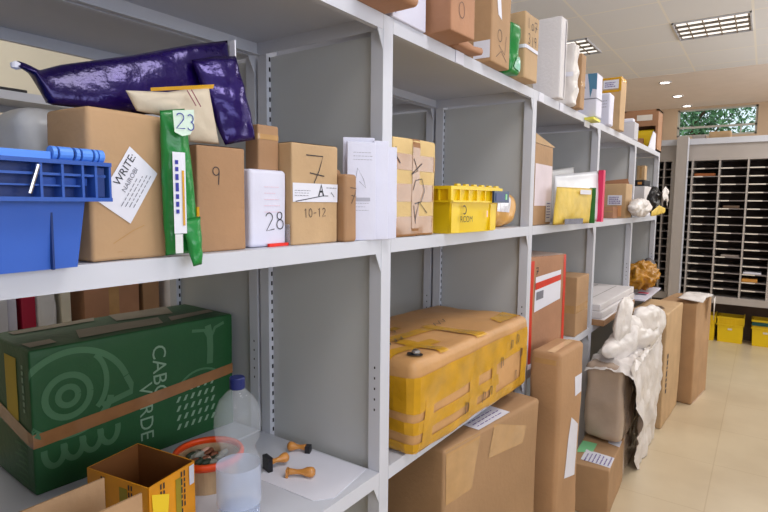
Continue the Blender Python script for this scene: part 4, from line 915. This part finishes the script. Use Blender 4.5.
# film wrapped carton with white plastic bag
e = empty('plastic_wrapped_parcel', (3.36, -.12, 0)); thing(e, 'brown carton wrapped in translucent film and crumpled white plastic sheeting, on the floor', 'parcel')
mb = MB(); B = Box(.84, .19, .40, .03, .016, 5, 3, ridge=True); B.mesh(mb, FILM, seg=.02)
mb.v = [(x, y, z + .262) for x, y, z in mb.v]
k0 = len(mb.v); B = Box(.62, .16, .27, .02, .008, 5, 5, ridge=True); B.mesh(mb, FILM, seg=.03); mb.v[k0:] = [(x + .06, y, z + .004) for x, y, z in mb.v[k0:]]
mb.build('wrapped_carton', e, smooth=True)
def crease(p, f, a, sd=0):
    q = p * f + Vector((sd, sd * .7, -sd)); t = 0
    for o_ in range(3):
        t += (.5 - abs(noise.noise(q)) * 1.8) * (.42 ** o_); q = q * 2.1 + Vector((3.1, 1.7, .3))
    return t * a
mb = MB()
def drape(u, v):      # sheet hanging down the aisle side
    left = -.44 + .34 * v ** 1.3; right = .50 + .03 * v; x = left + (right - left) * u
    z = .69 - .685 * v; y = -.115 - .035 * v * (1 - v) * 4 * (.5 + .5 * sin(u * 8 + v * 4))
    p = Vector((x, 0, z)); y -= abs(crease(Vector((x, z * .5, 2)), 5, .035, 2)) ; return Vector((x + .015 * noise.noise(Vector((v * 5, u * 3, 0))), y, max(.004, z)))
mb.grid(drape, 60, 60, WPLAS)
def cover(u, v):
    x = -.435 + .9 * u; y = .10 - .24 * v; z = .672 + .02 * u + abs(crease(Vector((x, y, 1)), 6, .03, 6)) - .03 * (abs(v - .5) * 2) ** 4 - .03 * (abs(u - .5) * 2) ** 6
    return Vector((x, y, z))
mb.grid(cover, 60, 24, WPLAS)
mb.build('plastic_sheet', e, smooth=True)['label'] = 'crumpled white plastic sheet hanging down the front'
mb = MB()
def puff(c, r, amp, fr, sd, rot=0, yaw_=0, n=64):
    c = Vector(c); M3 = Matrix.Rotation(yaw_, 3, 'Z') @ Matrix.Rotation(rot, 3, 'Y')
    def fn(u, v):
        th = u * 2 * pi; ph = (v - .5) * pi; d = Vector((cos(ph) * cos(th), cos(ph) * sin(th), sin(ph)))
        p = Vector((d.x * r[0], d.y * r[1], d.z * r[2])); w_ = Vector((noise.noise(p * 5), noise.noise(p * 5 + Vector((9, 0, 0))), 0)) * .06
        return c + M3 @ (p + d * crease(p + w_, fr, amp, sd))
    mb.grid(fn, n, n // 2, WPLAS)
puff((.0, -.06, .735), (.42, .06, .085), .03, 5, 3, 0, -.17, 90)
puff((-.2, -.035, .85), (.10, .022, .17), .02, 9, 5, .30, -.17)
puff((-.06, -.05, .77), (.13, .04, .09), .022, 6, 15, -.2, -.17)
puff((.2, -.10, .80), (.25, .04, .10), .028, 5.5, 9, .12, -.17, 80)
mb.build('gathered_plastic', e, smooth=True)['label'] = 'gathered top of the white plastic bag'
# big carton
o, B = carton('cardboard_box', 'big pale brown carton with a torn hole in its top, behind the white plastic sheeting', 'box', 3.965, -.27, 0, .58, .235, .785, -.05, CB2, r=.01, seed=64, amp=.006, freq=3)
part(o, 'torn_hole', lambda mb: B.face('top').poly(mb, [(-.16, -.02), (-.06, -.06), (.02, -.02), (.0, .03), (-.05, .05), (-.13, .04)], .002, mat('hole_brown', srgb(96, 72, 52), var=.1)))
part(o, 'printed_mark', lambda mb: scribble(B.face('front'), mb, -.2, .5, .3, 1, .02, .0015, INK, .035, 3, pi / -2))
o, B = carton('cardboard_box', 'tall brown carton on the floor at the end of the row, nearest the yellow crates', 'box', 4.60, -.385, 0, .47, .26, .772, -.13, CB, r=.01, seed=65, amp=.006, freq=3)
part(o, 'bottom_edge', lambda mb: B.face('front').rect(mb, -.235, .235, .0, .015, .0015, mat('pink_edge_paper', srgb(215, 180, 165), var=0), 4))
mb = MB(); sheet_bag(mb, [(4.58, -.25, .80), (4.75, -.28, .82), (4.95, -.3, .80), (5.05, -.33, .79)], [(4.6, -.42, .78), (4.75, -.43, .8), (4.9, -.45, .79), (5.05, -.46, .785)], .03, WPLAS, amp=.01, freq=9, seed=5, nu=30, nv=16, nrm=(0, 0, 1), org=(4.8, -.35, .78))
mb.prism([(4.85 - 4.8, 0), (5.0 - 4.8, 0), (4.95 - 4.8, -.18)], 'y', -.125, -.121, WPLAS)
o = mb.build('plastic_sheet', None, (4.8, -.35, .785), smooth=True); thing(o, 'white plastic sheet lying over the last tall carton, one corner hanging', 'sheet')

# ------------------------------------------------------------------ pigeonhole cabinets
CX = 6.9
def pigeon(name, label, y_lo, y_hi, cols, rows, z0, pitch, top, mid=None, depth=.36):
    e = empty(name, (CX, 0, 0)); thing(e, label, 'cabinet')
    mb = MB(); mb.box(0, depth, y_hi - .02, y_hi, .0, top, CAB); mb.build('side_panel', e)
    mb = MB(); mb.box(0, depth, y_lo, y_lo + .02, .0, top, CAB); mb.build('side_panel', e)
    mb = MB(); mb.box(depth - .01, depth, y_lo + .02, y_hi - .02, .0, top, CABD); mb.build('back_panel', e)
    zt = z0 + rows * pitch
    mb = MB(); mb.box(-.01, depth, y_lo, y_hi, zt, top, CAB); mb.box(-.04, depth, y_lo, y_hi, top - .062, top, STEEL); mb.build('header', e)
    mb = MB(); mb.box(-.01, depth - .01, y_lo + .02, y_hi - .02, z0 - .075, z0, CAB); mb.build('base_rail', e)
    for k in range(1, rows):
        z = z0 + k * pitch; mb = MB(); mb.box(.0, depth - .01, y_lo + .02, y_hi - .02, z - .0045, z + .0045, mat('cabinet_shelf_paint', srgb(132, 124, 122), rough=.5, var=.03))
        for c in range(len(cols) - 1):
            a, b = cols[c], cols[c + 1]      # descending y
            if a - b > .15: mb.box(-.003, -.0005, a - .012 - (a - b) * random.uniform(.35, .6), a - .012, z - .006, z + .006, CABL)
        mb.build('shelf', e)
    for k, yc in enumerate(cols):
        t = .022 if k in (3,) else .008
        mb = MB(); mb.box(-.004, depth - .01, yc - t, yc + t, z0, zt, CAB); mb.build('divider', e)
    return e
pz = .0866
pigeon('pigeonhole_cabinet', 'wide grey pigeonhole sorting cabinet below the high window', -1.66, .03, [-.065, -.321, -.578, -.832, -1.088, -1.344], 17, .515, pz, 2.222)
pigeon('pigeonhole_cabinet', 'narrow grey pigeonhole cabinet left of the pale end post', .085, .50, [.405, .312, .212, .118], 17, .515, pz, 2.222)
for z in (1.06, 1.55):
    pass
mb = MB(); mb.box(0, .12, -.026, .078, 0, 2.235, CAB); mb.box(-.002, .118, -.03, -.0262, 0, 2.225, STEEL); o = mb.build('end_post', None, (6.72, 0, 0)); thing(o, 'tall pale grey end post standing between the two pigeonhole cabinets', 'post')
PH = [('folded_paper', 'orange brown folder in the second row of pigeonholes, next to the end post', -.185, .515 + 15 * pz, mat('folder_orange', srgb(150, 84, 40)), .2, .03),
      ('folded_paper', 'white papers in a lower right pigeonhole', -.68, .515 + 3 * pz, WHITE, .16, .02), ('folded_paper', 'orange envelope just under the white papers in a lower right pigeonhole', -.66, .515 + 2 * pz, mat('folder_amber', srgb(200, 140, 60)), .14, .035),
      ('folded_paper', 'brown packet in a middle pigeonhole right of the second divider', -.45, .515 + 11 * pz, mat('folder_dull', srgb(96, 76, 60)), .15, .03), ('folded_paper', 'pale papers bulging in a middle pigeonhole', -.47, .515 + 5 * pz, mat('papers_dull', srgb(150, 138, 130)), .17, .02)]
for nm, l, y, z, m, w, h in PH:
    carton(nm, l, 'paper', CX + .02, y - w / 2, z + .0052, .2, w, h, 0, m, r=.004, seed=3)
# yellow crates under the cabinet
for k, (yc, l) in enumerate(((-.25, 'yellow plastic crate on the floor under the cabinet, mostly hidden by the last tall carton'), (-.515, 'yellow plastic crate on the floor under the pigeonhole cabinet, whole front in view'), (-.835, 'yellow plastic crate with a dark teal rim band on the floor under the cabinet'))):
    e = crate('plastic_crate', l, CX + .215, yc, 0, 0, .24, .258, .285, 'yellow crates under the cabinet', blue=False, detail=True)
    if k == 2:
        mb = MB(); mb.box(-.128, -.1205, -.122, .122, .225, .262, mat('teal_band', srgb(20, 80, 80), rough=.4)); mb.build('rim_band', e)['label'] = 'dark teal band'
    mb = MB(); mb.box(-.1135, -.112, -.02, .02, .14, .16, CABL); mb.build('label', e)
# boxes on cabinet top
carton('cardboard_box', 'tan cardboard box lying on top of the wide cabinet in front of the window', 'box', CX + .05, -.4, 2.222, .2, .2, .075, 0, CB2, seed=71)
carton('cardboard_box', 'low grey box on top of the wide cabinet, left of the tan one', 'box', CX + .05, -.16, 2.222, .2, .12, .05, 0, CAB, seed=72)

# ------------------------------------------------------------------ parcels across the back aisle
y = 1.80
BK = [('parcel', 'white mailer with a pink side at the far left across the back aisle', .66, .9, PINK, WLAV), ]
def bp(label, x0, x1, m, h=.38, cat='parcel', name='wrapped_parcel', d=.25, yy=1.80, seed=1, **k):
    return carton(name, label, cat, x0, yy, ZL, x1 - x0, d, h, 0, m, seed=seed, group='parcels across the back aisle', **k)
bp('white mailer with a pink stripe, furthest left across the back aisle', .935, .975, WLAV, seed=1, r=.01)[0]
o, B = bp('dark red and white parcel second from the left across the back aisle', .99, 1.045, mat('crimson_board', srgb(170, 24, 60), rough=.5), seed=2)
o, B = bp('pale crumpled plastic parcel across the back aisle between the red and cream ones', 1.05, 1.13, GREYP, seed=3, r=.02, amp=.01, freq=9, ridge=True)
o, B = bp('cream box across the back aisle beside the dark gap', 1.15, 1.19, mat('cream_board', srgb(214, 208, 190), rough=.6), seed=4, cat='box', name='cardboard_box')
o, B = bp('orange brown carton with white tape across the back aisle', 1.25, 1.52, CB4, seed=5, cat='box', name='cardboard_box')
part(o, 'tape', lambda mb: B.face('front').rect(mb, -.02, .03, .0, .38, .001, TAPE2, 3))
o, B = bp('smaller brown carton right of the taped one across the back aisle', 1.54, 1.63, CB3, seed=6, cat='box', name='cardboard_box')
o, B = bp('white and pink mailer right end across the back aisle', 1.67, 1.78, WPLAS, seed=7, r=.02, amp=.01, freq=9, ridge=True)
part(o, 'pink_mark', lambda mb: B.face('front').rect(mb, .02, .04, .3, .36, .004, PINK, 2))
carton('wrapped_parcel', 'flat dark packet on top of the shelving across the back aisle', 'parcel', .9, 1.83, ZT, .17, .2, .02, 0, BLACK, seed=8)

SC.view_settings.view_transform = 'Standard'; SC.view_settings.look = 'None'; SC.view_settings.exposure = -.12; SC.view_settings.gamma = 1
